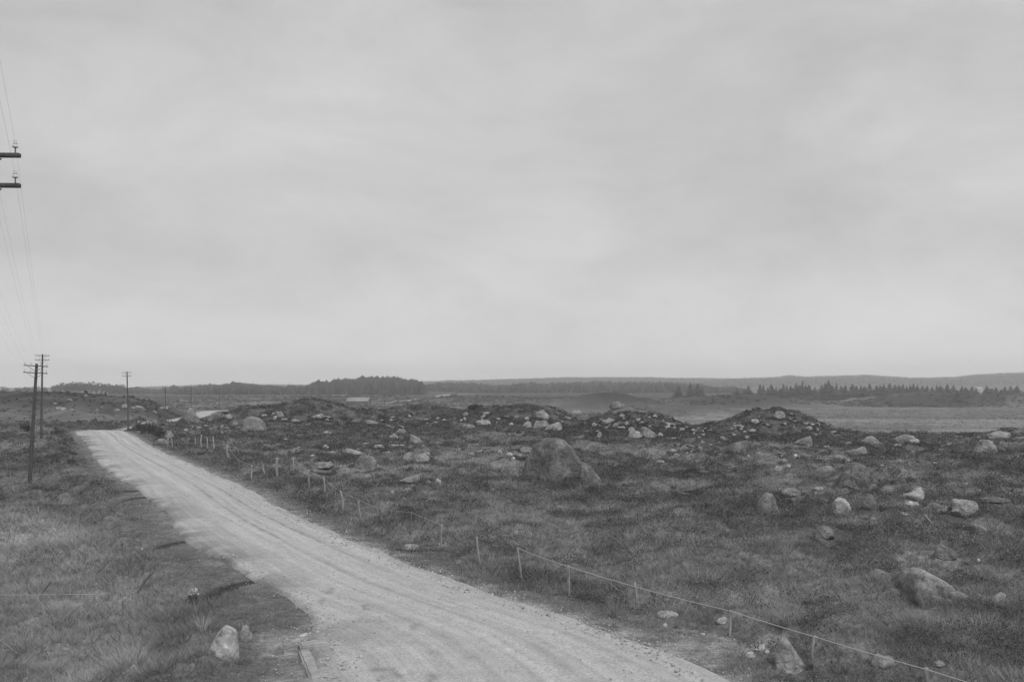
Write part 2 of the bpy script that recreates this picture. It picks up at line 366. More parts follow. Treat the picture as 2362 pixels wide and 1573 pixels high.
    scree = sst(555, 610, px) * (1 - sst(700, 760, px)) * sst(1435, 1470, py_) * (d > 5) * np.clip((fbm(x, y, 1.1, 3, 221) - .36) * 4, 0, 1) + sst(1500, 1540, px) * (1 - sst(1760, 1840, px)) * sst(1435, 1460, py_) * (rd < 2.5) * np.clip((fbm(x, y, .9, 3, 223) - .42) * 4, 0, 1)
    scree = np.clip(scree, 0, 1); t = t * (1 - scree) + .30 * scree
    nk = 1 - sst(.6, 1.15, notch_field(x, y)); t = t * (1 - nk) + .055 * nk
    return np.clip(t, .035, .4)
# one sheet of ground: fine in the view's sector, coarse behind, out to the horizon
th = np.concatenate([np.radians(np.linspace(-41, 41, 1000)), np.radians(np.linspace(41, 319, 70))[1:-1]])
rr = np.concatenate([[2.0, 4.0, 6.0], np.geomspace(8, 60, 320), np.geomspace(60, 330, 400)[1:], np.geomspace(330, 2750, 170)[1:]])
TH, RR = np.meshgrid(th, rr); gx, gy = RR * np.sin(TH), RR * np.cos(TH)
gz, grd, gs, gpx, gd = land(gx, gy)
gt = tone_of(gx, gy, grd, gs, gpx, gd)
nr_, nc_ = gx.shape
idx = np.arange(nr_ * nc_).reshape(nr_, nc_)
a = idx[:-1]; b = np.roll(idx, -1, 1)[:-1]; c = np.roll(idx, -1, 1)[1:]; dd_ = idx[1:]
quads = np.stack([dd_, c, b, a], -1).reshape(-1, 4)
co = np.stack([gx, gy, gz], -1).reshape(-1, 3)
co = np.vstack([co, [[0, 0, float(gz[0].mean())]]]); tone = np.append(gt.ravel(), .1)
ctr = len(co) - 1
fan = np.stack([np.roll(idx[0], -1), np.full(nc_, ctr), idx[0]], -1)
ground = link('ground', mesh_np('ground', co, [quads, fan], {'tone': tone}, True), M_GROUND); tag(ground, kind='structure')

# ------------------------------------------------------------------ the gravel road (draped ribbon with ruts)
LX = np.concatenate([nl, FL[2:, 0]]); LY = np.concatenate([ND, FL[2:, 1]])
RX = np.concatenate([nr, FR[2:, 0]]); RY = np.concatenate([ND, FR[2:, 1]]); RZ = np.concatenate([np.zeros(len(ND)), FC[2:, 2]])
# resample along the road
cl = np.hypot(np.gradient((LX + RX) / 2), np.gradient((LY + RY) / 2)); sl = np.concatenate([[0], np.cumsum(cl)[:-1]])
ss = np.concatenate([np.arange(0, 60, .22), np.arange(60, 160, .5), np.arange(160, sl[-1], 3.0)])
ss = ss[ss < sl[-1]]
LX, LY, RX, RY, RZ = [np.interp(ss, sl, v) for v in (LX, LY, RX, RY, RZ)]
NU = 110; us = np.linspace(0, 1, NU)
wid = np.hypot(RX - LX, RY - LY)
edge_l = ((fbm(ss, ss * 0, 4.0, 6, 101) - .5) * .7) * np.interp(ss, [0, 30, 90, 160], [1.1, .7, .35, .25])
edge_r = ((fbm(ss, ss * 0 + 9, 2.5, 5, 103) - .5) * .9) * np.interp(ss, [0, 30, 90, 160], [1.2, 1, .6, .4])
U = us[None, :] * np.ones((len(ss), 1))
lo, hi = -edge_l / wid, 1 + edge_r / wid
UU = lo[:, None] + U * (hi - lo)[:, None]
qx = LX[:, None] + (RX - LX)[:, None] * UU; qy = LY[:, None] + (RY - LY)[:, None] * UU
SSg = ss[:, None] + U * 0
rut = np.zeros_like(UU); rt = np.zeros_like(UU)
for cpos, wv, dp, tv in [(.30, .045, -.03, .03), (.43, .018, .018, -.12), (.56, .035, -.03, .03), (.68, .016, .02, -.13), (.80, .04, -.025, .025), (.90, .018, .02, -.08), (.52, .010, .01, -.07), (.77, .009, .01, -.06), (.14, .06, .02, -.05)]:
    cc = 1 - (1 - cpos) * np.clip(5.4 / wid, .4, 1.2)[:, None] + (fbm(SSg, UU * 0, 26, 2, int(cpos * 100)) - .5) * .07
    amp = .35 + 1.0 * fbm(SSg, UU * 0, 9, 3, int(cpos * 50) + 7)
    g_ = np.exp(-((UU - cc) / wv) ** 2) * amp
    rut += dp * g_; rt += tv * g_ * (1 if tv > 0 else 1.5 * fbm(qx, qy, .45, 2, int(cpos * 90)))
qz = RZ[:, None] + .10 * (1 - (2 * UU - 1) ** 2) + rut * .9 + (fbm(qx, qy, .7, 3, 105) - .5) * .035
edge_drop = np.minimum(U, 1 - U); qz = qz - .10 * (1 - sst(0, .05, edge_drop))
rt = rt * np.interp(qy, [16, 36], [.45, 1]); tn = .46 + rt * (.9 + .8 * fbm(qx, qy, 1.2, 2, 107)) + (fbm(qx, qy, 5, 3, 109) - .5) * .07
# thin turf and dirt creeping in from the left verge
dirt = np.clip((fbm(qx, qy, 2.6, 5, 111) - .42) * 5, 0, 1) * np.exp(-(U / .20) ** 2) * sst(6, 14, qy)
dirt = np.maximum(dirt, np.clip((fbm(qx, qy, .38, 3, 113) - .66) * 9, 0, 1) * .6 * (1 - sst(22, 34, qy)) * (1 - sst(.25, .55, U)))
tn = tn * (1 - .55 * dirt)
tn = tn * (1 - .35 * np.exp(-(U / .03) ** 2)) * (1 - .3 * np.exp(-((1 - U) / .025) ** 2))
ri = np.arange(len(ss) * NU).reshape(len(ss), NU)
rq = np.stack([ri[:-1, :-1], ri[:-1, 1:], ri[1:, 1:], ri[1:, :-1]], -1).reshape(-1, 4)
ruv = np.stack([(UU - 1) * wid[:, None] * .85, SSg], -1).reshape(-1, 2)
road = link('road', mesh_np('road', np.stack([qx, qy, qz], -1).reshape(-1, 3), rq, {'tone': tn.ravel()}, True, ruv), M_ROAD); tag(road, kind='structure')

# point on the land seen at a pixel
RAY_D = np.geomspace(9, 3000, 5000)
def hit(px, py, dmin=9):
    x = (px - CX) / F * RAY_D; z = EYE - (py - HZ) / F * RAY_D
    g = land(x, RAY_D)[0]
    k = np.nonzero((g >= z) & (RAY_D > dmin))[0]
    i = k[0] if len(k) else len(RAY_D) - 1
    return float(x[i]), float(RAY_D[i]), float(g[i])
# ------------------------------------------------------------------ boulders
ICO = {}
def ico(sub):
    if sub not in ICO:
        bm = bmesh.new(); bmesh.ops.create_icosphere(bm, subdivisions=sub, radius=1)
        ICO[sub] = (np.array([v.co[:] for v in bm.verts]), np.array([[v.index for v in f.verts] for f in bm.faces])); bm.free()
    return ICO[sub]
def profile_rock(prof, seed, sub):
    """boulder whose skyline follows a list of (across 0..1, height 0..1)"""
    rg = np.random.default_rng(seed); v, f = ico(sub); v = v.copy(); off = Vector(rg.uniform(-50, 50, 3))
    r = np.ones(len(v)); ns = rg.normal(size=(14, 3)); ns[:, 2] = np.abs(ns[:, 2]) * .5; ns[:, 1] -= .6; ns /= np.linalg.norm(ns, axis=1)[:, None]
    for n, d in zip(ns, rg.uniform(.58, .95, 14)):
        c = v @ n; r = -np.log(np.exp(-30 * r) + np.exp(-30 * np.minimum(np.where(c > .05, d / np.maximum(c, .05), 9), 3))) / 30
    nz = np.array([mnoise.fractal(Vector(p) * 1.8 + off, 1.0, 2.0, 4) for p in v]); nz2 = np.array([mnoise.noise(Vector(p) * 6 + off) for p in v])
    crack = np.array([abs(mnoise.noise(Vector(p) * 1.4 + off * 2)) for p in v])
    r = r * (1 + .15 * nz + .045 * nz2) - .07 * np.exp(-(crack / .025) ** 2)
    v = v * r[:, None]; x = np.clip((v[:, 0] - v[:, 0].min()) / np.ptp(v[:, 0]), 0, 1)
    lim = np.sqrt(np.maximum(1 - (2 * x - 1) ** 2, .06))
    hh = np.interp(x, [q[0] for q in prof], [q[1] for q in prof])
    z = np.clip(v[:, 2] / lim, -1, 1.06); z = np.where(z > 0, np.minimum(np.tanh(z * 1.5) / np.tanh(1.5), 1.05) * hh, z * .45)
    z = np.where(z > 0, z / z.max(), z)
    yy = (v[:, 1] - v[:, 1].min()) / np.ptp(v[:, 1]) - .5
    return np.stack([x - .5, yy, z], 1), f
PROF = {1278: [(0, .12), (.03, .34), (.10, .58), (.16, .78), (.25, .92), (.38, .99), (.52, 1), (.65, .96), (.76, .86), (.86, .68), (.94, .5), (1, .3)],
        1362: [(0, .8), (.2, 1), (.45, .85), (.75, .5), (1, .2)], 2165: [(0, .85), (.15, 1), (.35, .88), (.6, .55), (.85, .25), (1, .1)],
        1822: [(0, .5), (.14, .92), (.3, 1), (.5, .84), (.7, .55), (.9, .22), (1, .08)], 517: [(0, .08), (.12, .4), (.3, .75), (.5, .97), (.6, 1), (.8, .88), (.95, .66), (1, .5)],
        1976: [(0, .12), (.1, .45), (.25, .85), (.4, 1), (.55, .95), (.75, .74), (1, .38)], 2008: [(0, .2), (.2, .8), (.35, 1), (.55, .97), (.7, .7), (.85, .45), (1, .2)],
        2224: [(0, .3), (.06, .75), (.2, 1), (.5, .95), (.75, .85), (.9, .6), (1, .25)], 2106: [(0, .2), (.15, .45), (.5, .6), (.65, .95), (.85, 1), (.97, .8), (1, .4)],
        440: [(0, .2), (.2, .6), (.35, .85), (.5, 1), (.62, .9), (.8, .5), (1, .25)], 584: [(0, .25), (.06, .5), (.16, .8), (.3, .96), (.5, 1), (.7, .95), (.88, .74), (1, .4)],
        1498: [(0, .5), (.15, .95), (.3, 1), (.5, .8), (.75, .5), (1, .15)], 1942: [(0, .35), (.1, .75), (.3, .95), (.5, 1), (.7, .85), (.9, .45), (1, .3)], 842: [(0, .1), (.1, .5), (.3, .9), (.5, 1), (.75, .9), (1, .6)]}
def rock_shape(kind, seed, sub):
    """unit boulder: x, y in -0.5..0.5, z from about -0.35 (buried) to 1"""
    rg = np.random.default_rng(seed); v, f = ico(sub); v = v.copy()
    npl, dmin, dmax, rel = {'round': (7, .74, 1.0, .10), 'block': (9, .55, .9, .06), 'flat': (8, .6, .95, .08), 'peak': (9, .6, .95, .07),
                            'ramp_right': (8, .66, .95, .09), 'ramp_left': (8, .66, .95, .09), 'dome': (5, .8, 1.0, .10), 'hump': (10, .74, .98, .10), 'hump_right': (10, .64, .95, .12), 'hump_left': (10, .64, .95, .12)}[kind]
    r = np.ones(len(v))
    ns = rg.normal(size=(npl, 3)); ns[:, 2] = np.abs(ns[:, 2]) * .7; ns /= np.linalg.norm(ns, axis=1)[:, None]
    for n, d in zip(ns, rg.uniform(dmin, dmax, npl)):
        c = v @ n; lim = np.where(c > .05, d / np.maximum(c, .05), 9)
        r = -np.log(np.exp(-16 * r) + np.exp(-16 * np.minimum(lim, 3))) / 16
    off = Vector(rg.uniform(-50, 50, 3))
    nz = np.array([mnoise.fractal(Vector(p) * 1.6 + off, 1.0, 2.0, 4) for p in v])
    nz2 = np.array([mnoise.noise(Vector(p) * 5.5 + off) for p in v]) if sub > 2 else 0
    crack = np.array([abs(mnoise.noise(Vector(p) * 1.3 + off * 2)) for p in v]) if sub > 3 else 1.0
    r = r * (1 + rel * 1.7 * nz + rel * .45 * nz2) - .05 * np.exp(-(crack / .02) ** 2)
    v = v * r[:, None]
    z = v[:, 2]; x = v[:, 0]
    if kind == 'peak': sq = 1 - .36 * np.clip(z, 0, 1); v[:, 0] *= sq; v[:, 1] *= sq
    if kind == 'ramp_right': v[:, 2] = np.where(z > 0, np.tanh(z * 1.6) * (1 - .62 * np.clip((x + .45) / 1.3, 0, 1)), z); v[:, 0] += .15 * np.clip(z, 0, 1) * -1
    if kind == 'ramp_left': v[:, 2] = np.where(z > 0, np.tanh(z * 1.6) * (1 - .62 * np.clip((-x + .45) / 1.3, 0, 1)), z); v[:, 0] += .15 * np.clip(z, 0, 1)
    if kind.startswith('hump'): v[:, 2] = np.where(z > 0, np.tanh(z * 1.3), z)
    if kind == 'hump': v[:, 2] = np.where(z > 0, v[:, 2] * (1 - .35 * sst(-.1, 1.0, x)), z)
    if kind == 'hump_right': v[:, 2] = np.where(z > 0, v[:, 2] * (1 - .7 * sst(-.45, 1.0, x)), z)
    if kind == 'hump_left': v[:, 2] = np.where(z > 0, v[:, 2] * (1 - .7 * sst(-.45, 1.0, -x)), z)
    if kind == 'block': v[:, 2] = np.where(z > 0, np.tanh(z * 1.25) / np.tanh(1.25), z)
    if kind == 'flat': v[:, 2] = np.where(z > 0, np.tanh(z * 1.5), z)
    v[:, 0] = (v[:, 0] - v[:, 0].min()) / np.ptp(v[:, 0]) - .5
    v[:, 1] = (v[:, 1] - v[:, 1].min()) / np.ptp(v[:, 1]) - .5
    v[:, 2] = np.where(v[:, 2] > 0, v[:, 2] / v[:, 2].max(), v[:, 2] / -v[:, 2].min() * .45)
    return v, f
FOOT = []                                              # footprints the plants keep clear of
def boulder(name, px, base, wp, hp, kind, tone, label, cat='boulder', group=None, seed=None, deep=.8, sub=None, rz=0.0):
    seed = seed if seed is not None else int(px * 7 + base * 13)
    x, y, z = hit(px, base)
    wd, h = wp / F * y, hp / F * y
    sub = sub or (5 if wp > 90 else 4 if wp > 26 else 3 if wp > 11 else 2)
    v, f = profile_rock(PROF[px], seed, max(sub, 4)) if px in PROF else rock_shape(kind, seed, sub)
    dp = wd * deep; yc = y + dp * .38; xc = x / y * yc
    zc = land(np.array([xc]), np.array([yc]))[0][0]
    zc = min(zc, z + h * .35) if wp > 14 else z + .12 * h
    if wp <= 14: h *= 1.1
    top = z + h * (1.06 if px not in PROF else 1.0)
    H = max(top - zc, h * .6)
    v = v * np.array([wd * 1.06, dp, H])
    if rz: v = np.stack([v[:, 0] * math.cos(rz) - v[:, 1] * math.sin(rz), v[:, 0] * math.sin(rz) + v[:, 1] * math.cos(rz), v[:, 2]], 1)
    o = link(name, mesh_np(name, v, f, smooth=True), M_ROCK, loc=(xc, yc, zc))
    tone = .285 + (tone - .25) * 1.25 if wp > 14 else tone * 1.25
    o.color = (tone, tone, tone, 1); tag(o, label, cat, group)
    FOOT.append((xc, yc - (.14 if wp <= 26 else .25), wd * .5 + (.14 if wp <= 26 else .10), dp * .5 + .25))
    return o
HU = 'hump'; HR = 'hump_right'; R = 'round'; K = 'block'; FL_ = 'flat'; PK = 'peak'; RR_ = 'ramp_right'; RL = 'ramp_left'; DM = 'dome'
BOULDERS = [
 (1278, 1116, 152, 104, HU, .205, 'largest boulder on the moor, rounded and cracked, standing alone in the heath'),
 (1362, 1122, 50, 54, HR, .21, 'split slab leaning against the flank of the largest boulder'),
 (1250, 967, 35, 21, DM, .30, 'smooth arched boulder topping the low heath rise above the rock cluster'),
 (1216, 989, 24, 17, PK, .34, 'pale pointed rock at one end of the three rock cluster'),
 (1247, 990, 42, 20, R, .28, 'broad grey rock in the middle of the three rock cluster'),
 (1277, 991, 42, 16, RL, .34, 'long pale sloping rock at the end of the three rock cluster'),
 (1216, 970, 15, 8, PK, .33, 'small pale rock just under the smooth arched boulder'),
 (1117, 981, 38, 11, FL_, .34, 'long low pale rock in the dark heath between the mounds'),
 (1123, 957, 22, 6, FL_, .33, 'thin flat pale slab below the dark heath mound crest'),
 (1382, 1009, 13, 12, PK, .38, 'small upright pale rock standing apart before the rocky mound'),
 (1457, 996, 17, 10, K, .40, 'squarish pale stone perched on top of the grey split boulder'),
 (1464, 1012, 42, 17, K, .30, 'broad grey split boulder carrying a squarish pale stone'),
 (1498, 1011, 48, 26, HR, .26, 'sloping dark boulder with a pale lower end, beside the split boulder'),
 (1523, 1008, 13, 9, R, .42, 'very pale stone at the lower end of the sloping dark boulder'),
 (1425, 944, 38, 17, R, .20, 'grey peaked boulder alone on the grass behind the rocky mound'),
 (1500, 948, 30, 13, DM, .17, 'dark rounded boulder behind the crest of the rocky mound'),
 (1330, 952, 20, 5, FL_, .36, 'pale flat slab at the foot of the dark heath mound'),
 (1152, 1048, 14, 10, PK, .36, 'upper stone of the loose pile beside the largest boulder'),
 (1176, 1055, 17, 11, R, .40, 'biggest and palest stone of the loose pile beside the largest boulder'),
 (1199, 1053, 16, 5, FL_, .38, 'flat pale stone between the loose pile and the largest boulder'),
 (1184, 1063, 11, 8, R, .37, 'lowest round stone of the loose pile beside the largest boulder'),
 (1623, 1094, 30, 8, DM, .20, 'low dull rock sunk in pale grass uphill of the twin rocks'),
 (1582, 1136, 46, 19, DM, .21, 'dull rounded rock, larger of the twin rocks sunk in heather'),
 (1614, 1127, 26, 10, RL, .22, 'smaller sloping rock of the twin rocks sunk in heather'),
 (1523, 1070, 20, 7, FL_, .26, 'low flat rock in the heather above the pale grass patch'),
 (1613, 1069, 22, 6, FL_, .25, 'thin flat rock edge showing over the pale grass patch'),
 (1264, 1135, 14, 6, FL_, .33, 'small flat stone in the heather in front of the largest boulder'),
 (1137, 1133, 16, 6, FL_, .32, 'small slanted stone in the heath well before the stone pile'),
 (1692, 1044, 82, 26, RL, .16, 'long dark turf covered outcrop below the rocky mound'),
 (1407, 977, 26, 12, R, .33, 'pale weathered rock high on the stony slope of the mound'),
 (1798, 967, 24, 17, K, .38, 'pale blocky boulder near the summit of the steep stony mound'),
 (1851, 1027, 50, 19, RL, .24, 'broad grey rock with hollow side at the foot of the steep stony mound'),
 (1958, 1028, 26, 9, DM, .28, 'low rounded rock before the long sloping boulder'),
 (2008, 1029, 66, 22, HR, .33, 'long boulder sloping down to a bright end on the edge of the meadow'),
 (2086, 1020, 56, 16, DM, .27, 'broad rounded rock against the pale meadow edge'),
 (2109, 1025, 28, 12, R, .33, 'paler rock leaning in front of the broad rounded meadow edge rock'),
 (2070, 1030, 22, 6, FL_, .32, 'flat pale rock between the long sloping boulder and the meadow edge rock'),
 (1978, 1048, 46, 16, RL, .27, 'rounded humped boulder in the heather under the long sloping boulder'),
 (1907, 1034, 30, 6, FL_, .26, 'flat speckled rock in the grass below the steep mound'),
 (1898, 1044, 22, 6, DM, .24, 'low rock edge in grass under the flat speckled rock'),
 (2272, 1043, 52, 27, R, .29, 'high rounded boulder standing out near the meadow edge'),
 (2302, 1014, 62, 18, DM, .28, 'wide low outcrop behind the high rounded boulder'),
 (2132, 1070, 34, 9, RR_, .25, 'dull rock ridge alone in dark heather below the meadow edge'),
 (1976, 1124, 98, 56, HR, .20, 'big dark peaked boulder with layered top and a pale stone behind it'),
 (1958, 1069, 18, 8, DM, .42, 'bright cap stone resting against the top of the big dark peaked boulder'),
 (1897, 1104, 50, 28, RL, .21, 'grey egg shaped boulder next to the big dark peaked boulder'),
 (1796, 1088, 24, 13, PK, .36, 'pale pointed rock alone in the heather uphill of the egg shaped boulder'),
 (1835, 1053, 9, 5, R, .42, 'tiny bright stone in the grass below the steep mound'),
 (1793, 1047, 22, 8, RR_, .28, 'slanting grey rock in rough grass below the steep mound'),
 (1726, 1056, 10, 7, PK, .36, 'small pointed pale stone at the end of the turf covered outcrop'),
 (1826, 1147, 45, 20, DM, .24, 'smooth loaf shaped rock behind the lumpy turfy boulder'),
 (1770, 1180, 58, 40, PK, .20, 'lumpy upright boulder half grown over with turf'),
 (1887, 1132, 24, 8, RL, .28, 'flat slanting rock behind the grey and white boulder'),
 (1896, 1162, 26, 14, DM, .22, 'small dull rock sunk in heather beside the grey and white boulder'),
 (1942, 1180, 46, 32, K, .35, 'pale fractured boulder with steep broken face'),
 (2003, 1171, 41, 29, PK, .24, 'grey pyramid boulder next to the pale fractured boulder'),
 (2106, 1150, 58, 25, RL, .36, 'pale wedge boulder rising to a square top'),
 (2104, 1166, 30, 9, DM, .37, 'bright low rock just under the pale wedge boulder'),
 (2014, 1199, 14, 5, DM, .35, 'tiny pale stone downhill of the grey pyramid boulder'),
 (2160, 1184, 56, 21, DM, .24, 'dull boulder overlapped by the big flat topped boulder'),
 (2224, 1186, 68, 33, K, .30, 'big flat topped boulder on the slope near the grassy bank'),
 (2296, 1162, 64, 13, DM, .22, 'long low turfy rock beyond the big flat topped boulder'),
 (2257, 1224, 36, 12, RR_, .32, 'pale slanted slab alone in dark heather below the flat topped boulder'),
 (1900, 1242, 46, 26, DM, .23, 'dull rounded boulder half hidden in grass in mid slope'),
 (2180, 1290, 54, 30, RR_, .19, 'turfy rock uphill of the huge sloping outcrop'),
 (2297, 1396, 44, 26, RL, .25, 'rounded rock past the foot of the huge sloping outcrop'),
 (2260, 1382, 15, 11, R, .36, 'small pale stone beside the rounded rock at the outcrop foot'),
 (2258, 1295, 10, 6, R, .46, 'tiny white stone in the heather above the huge sloping outcrop'),
 (1822, 1552, 68, 78, HR, .33, 'tall leaning boulder with pale curved ridge beside the curved fence post'),
 (1752, 1502, 24, 11, RL, .42, 'larger pale stone at the grassy road edge by the leaning boulder'),
 (1770, 1507, 12, 7, R, .38, 'smallest pale stone touching the leaning boulder'),
 (1730, 1516, 24, 11, R, .42, 'pale rounded stone nearest the road by the leaning boulder'),
 (2038, 1546, 56, 32, R, .28, 'knobbly lichen spotted rock under the fence wire'),
 (2166, 1540, 28, 14, R, .32, 'rough rock beside the last fence post stub'),
 (1540, 1425, 50, 12, FL_, .31, 'long flat rock behind the rush tufts by the road'),
 (1664, 1440, 26, 15, RL, .34, 'rounded grey rock next to the weather beaten short fence post'),
 (1534, 1446, 9, 7, R, .48, 'small white stone among dark rubble by the road'),
 (584, 995, 66, 34, K, .26, 'great square shouldered boulder on the rise beside the far bend of the road'),
 (542, 983, 18, 9, R, .25, 'small rock at the foot of the great square shouldered boulder'),
 (609, 962, 15, 6, FL_, .36, 'pale stone behind the top of the great square shouldered boulder'),
 (645, 962, 19, 13, R, .28, 'rounded boulder topping the small heap beyond the square shouldered boulder'),
 (631, 960, 13, 7, R, .33, 'pale stone on the near side of the small rock heap'),
 (634, 969, 11, 8, R, .36, 'lowest pale stone of the small rock heap'),
 (655, 970, 17, 5, FL_, .33, 'flat stone in front of the small rock heap'),
 (524, 966, 27, 9, FL_, .28, 'flat grey rock before the bushy crest by the far road'),
 (680, 976, 24, 8, FL_, .28, 'weathered flat rock in the heath below the dark mound'),
 (731, 966, 30, 11, RL, .30, 'tilted slab pointing up at the foot of the dark mound'),
 (752, 965, 22, 6, DM, .28, 'low rounded rock next to the tilted slab'),
 (755, 972, 11, 5, R, .34, 'small pale stone under the tilted slab'),
 (818, 975, 19, 5, FL_, .33, 'thin pale slab in smooth dark heath'),
 (859, 980, 38, 11, RR_, .24, 'wide dull rock ending the smooth dark heath'),
 (898, 985, 26, 4, FL_, .36, 'long thin pale slab on the heath'),
 (926, 986, 18, 6, RR_, .33, 'short slanting slab past the long thin pale slab'),
 (925, 1001, 28, 11, DM, .29, 'broad domed rock, upper of the pair in mid heath'),
 (907, 1012, 22, 11, R, .36, 'paler rounded rock, lower of the pair in mid heath'),
 (885, 1011, 15, 7, RR_, .32, 'small slanting rock beside the mid heath pair'),
 (960, 1021, 32, 18, RR_, .31, 'steep faced rock sloping away past the mid heath pair'),
 (755, 1003, 23, 8, DM, .36, 'pale low rock alone in the heath'),
 (915, 1031, 50, 5, FL_, .32, 'longest thin flat slab showing in the grass'),
 (844, 1027, 17, 4, FL_, .40, 'small bright slab before the longest thin slab'),
 (872, 1036, 28, 9, FL_, .34, 'pale rough rock below the small bright slab'),
 (817, 1049, 42, 13, RR_, .32, 'hump of pale rock in the heath above the leaning fence posts'),
 (770, 1047, 19, 5, FL_, .38, 'thin pale rock next to the pale hump'),
 (686, 1047, 28, 5, FL_, .30, 'flat rock in grass uphill of the fence'),
 (842, 1084, 52, 34, R, .22, 'dull turfy boulder like a hood above the fence'),
 (742, 1084, 54, 17, DM, .22, 'low turfy mound of rock touching the fence wire'),
 (761, 1074, 13, 8, R, .34, 'small rounded stone sitting on the low turfy mound of rock'),
 (722, 1053, 11, 4, R, .36, 'small pale stone in the heath uphill of the turfy mound of rock'),
 (943, 1066, 31, 22, K, .27, 'upright blocky rock at one end of the grassy rock group'),
 (971, 1067, 44, 20, R, .31, 'largest pale rock in the middle of the grassy rock group'),
 (984, 1050, 17, 7, R, .36, 'pale rock peeping over the middle of the grassy rock group'),
 (1012, 1064, 26, 10, RR_, .27, 'low rock ending the grassy rock group'),
 (1052, 1041, 24, 7, DM, .34, 'pale rough low rock beyond the grassy rock group'),
 (1089, 1051, 18, 5, FL_, .35, 'flat pale rock halfway to the stone pile'),
 (944, 1116, 48, 18, RL, .20, 'turfy slope of rock above a row of small stones'),
 (951, 1126, 19, 9, R, .30, 'grey stone under the turfy slope of rock'),
 (938, 1135, 28, 9, RL, .29, 'lowest slanting stone under the turfy slope of rock'),
 (1011, 1115, 14, 9, R, .40, 'bright square stone past the turfy slope of rock'),
 (1014, 1121, 9, 7, R, .38, 'small stone directly under the bright square stone'),
 (988, 1115, 12, 6, R, .32, 'dull small stone before the bright square stone'),
 (848, 1099, 14, 6, R, .34, 'small pale stone below the hood like boulder'),
 (905, 1140, 12, 8, PK, .30, 'small pointed stone nearest the fence in mid slope'),
 (1025, 973, 16, 7, PK, .38, 'small pointed bright rock among scattered stones on the rise'),
 (1071, 972, 11, 9, PK, .42, 'brightest upright stone of the pair on the rise'),
 (1064, 973, 8, 5, R, .42, 'smaller bright stone of the pair on the rise'),
 (1085, 990, 24, 11, R, .28, 'rounded dull rock on the rise near the long low pale rock'),
 (986, 970, 32, 4, FL_, .31, 'long flat streak of rock on the rise'),
 (440, 974, 36, 34, PK, .26, 'sharp pointed boulder beside the far bend of the road'),
 (390, 1013, 26, 20, PK, .25, 'grey upright boulder behind far fence posts'),
 (374, 1027, 28, 15, DM, .22, 'turfy rounded boulder below the grey upright boulder'),
 (517, 1518, 72, 72, 'hump_left', .40, 'large pale split boulder in the grass at the near road edge'),
 (566, 1478, 32, 34, R, .24, 'smaller dark rounded boulder behind the large pale split boulder'),
 (641, 1511, 26, 20, RL, .36, 'pale oval stone beside the concrete culvert slab'),
 (310, 1556, 32, 21, PK, .40, 'pale pointed rock in the boggy grass nearest the camera'),
 (202, 1556, 20, 10, DM, .34, 'low pale rock sunk in the boggy grass'),
 (438, 1548, 26, 15, R, .24, 'dull round rock hidden in grass near the large pale split boulder'),
 (948, 1268, 42, 11, FL_, .29, 'flat grey rock on the verge under the fence'),
 (328, 1270, 6, 5, R, .42, 'tiny white stone on the dark bank beside the road cut'),
 (136, 946, 18, 7, R, .28, 'pale rock on the lower slope of the long heath hill'),
 (288, 940, 18, 8, RL, .28, 'grey rock behind the slender lone telegraph pole'),
 (322, 941, 20, 6, RR_, .30, 'slanting pale rock on the far end of the long heath hill'),
 (381, 944, 14, 6, R, .28, 'last rock at the low end of the long heath hill'),
 (198, 915, 8, 4, R, .30, 'small rock near the crest of the long heath hill'),
]
for (px, base, wp, hp, kind, tone, label) in BOULDERS:
    boulder('boulder' if wp > 24 else 'stone', px, base, wp, hp, kind, tone, label, 'boulder' if wp > 24 else 'stone')
boulder('boulder', 2152, 1408, 88, 50, 'hump', .27, 'huge sloping outcrop running down through the heather near the fence', seed=77, deep=5.0, sub=5, rz=.03)
# loose stones nobody could tell apart, one group per slope
SCAT = []
def scatter(n, poly, wr, label, group, seed, tr=(.24, .38)):
    rg = np.random.default_rng(seed); k = 0
    x0, x1, ytop, ybot = poly
    while k < n * 1.25:
        px = rg.uniform(x0, x1); py = rg.uniform(P(px, ytop), P(px, ybot))
        wp = rg.uniform(*wr) * rg.choice([.6, .8, 1, 1.5]); hp = wp * rg.uniform(.22, .52)
        x, y, z = hit(px, py)
        if any(abs(x - f[0]) < f[2] + .2 and abs(y - f[1]) < f[3] + .4 for f in FOOT): n -= .2; continue
        SCAT.append((wp, px, py, hp, str(rg.choice([R, PK, FL_, K, RL, RR_])), rg.uniform(*tr), label, group, int(rg.integers(1000000))))
        k += 1
scatter(48, (1660, 1930, [(1660, 985), (1700, 968), (1780, 950), (1840, 956), (1930, 1000)], [(1660, 1005), (1930, 1008)]), (6, 13), 'small pale stone strewn on the steep stony mound', 'stones on the steep stony mound', 1)
scatter(64, (1370, 1640, [(1370, 962), (1440, 957), (1520, 955), (1640, 990)], [(1370, 990), (1460, 992), (1640, 1020)]), (5, 14), 'small pale stone strewn on the broad stony mound', 'stones on the broad stony mound', 2)
scatter(46, (880, 1210, [(880, 958), (1050, 950), (1210, 962)], [(880, 990), (1210, 1005)]), (5, 12), 'small pale stone strewn over the rise between mounds', 'stones on the rise', 3)
scatter(30, (400, 560, [(400, 990), (470, 968), (560, 985)], [(400, 1005), (560, 1005)]), (4, 10), 'small stone of the stony bank beside the far bend', 'stones of the stony bank', 4)
scatter(52, (620, 1180, [(620, 985), (1180, 1000)], [(620, 1070), (1180, 1090)]), (5, 11), 'small stone lying scattered in the mid heath', 'stones in the mid heath', 5)
scatter(34, (1540, 1760, [(1540, 1000), (1760, 1010)], [(1540, 1060), (1760, 1060)]), (5, 12), 'small stone lying in the grass hollow between the mounds and the outcrop', 'stones in the grass hollow', 6)
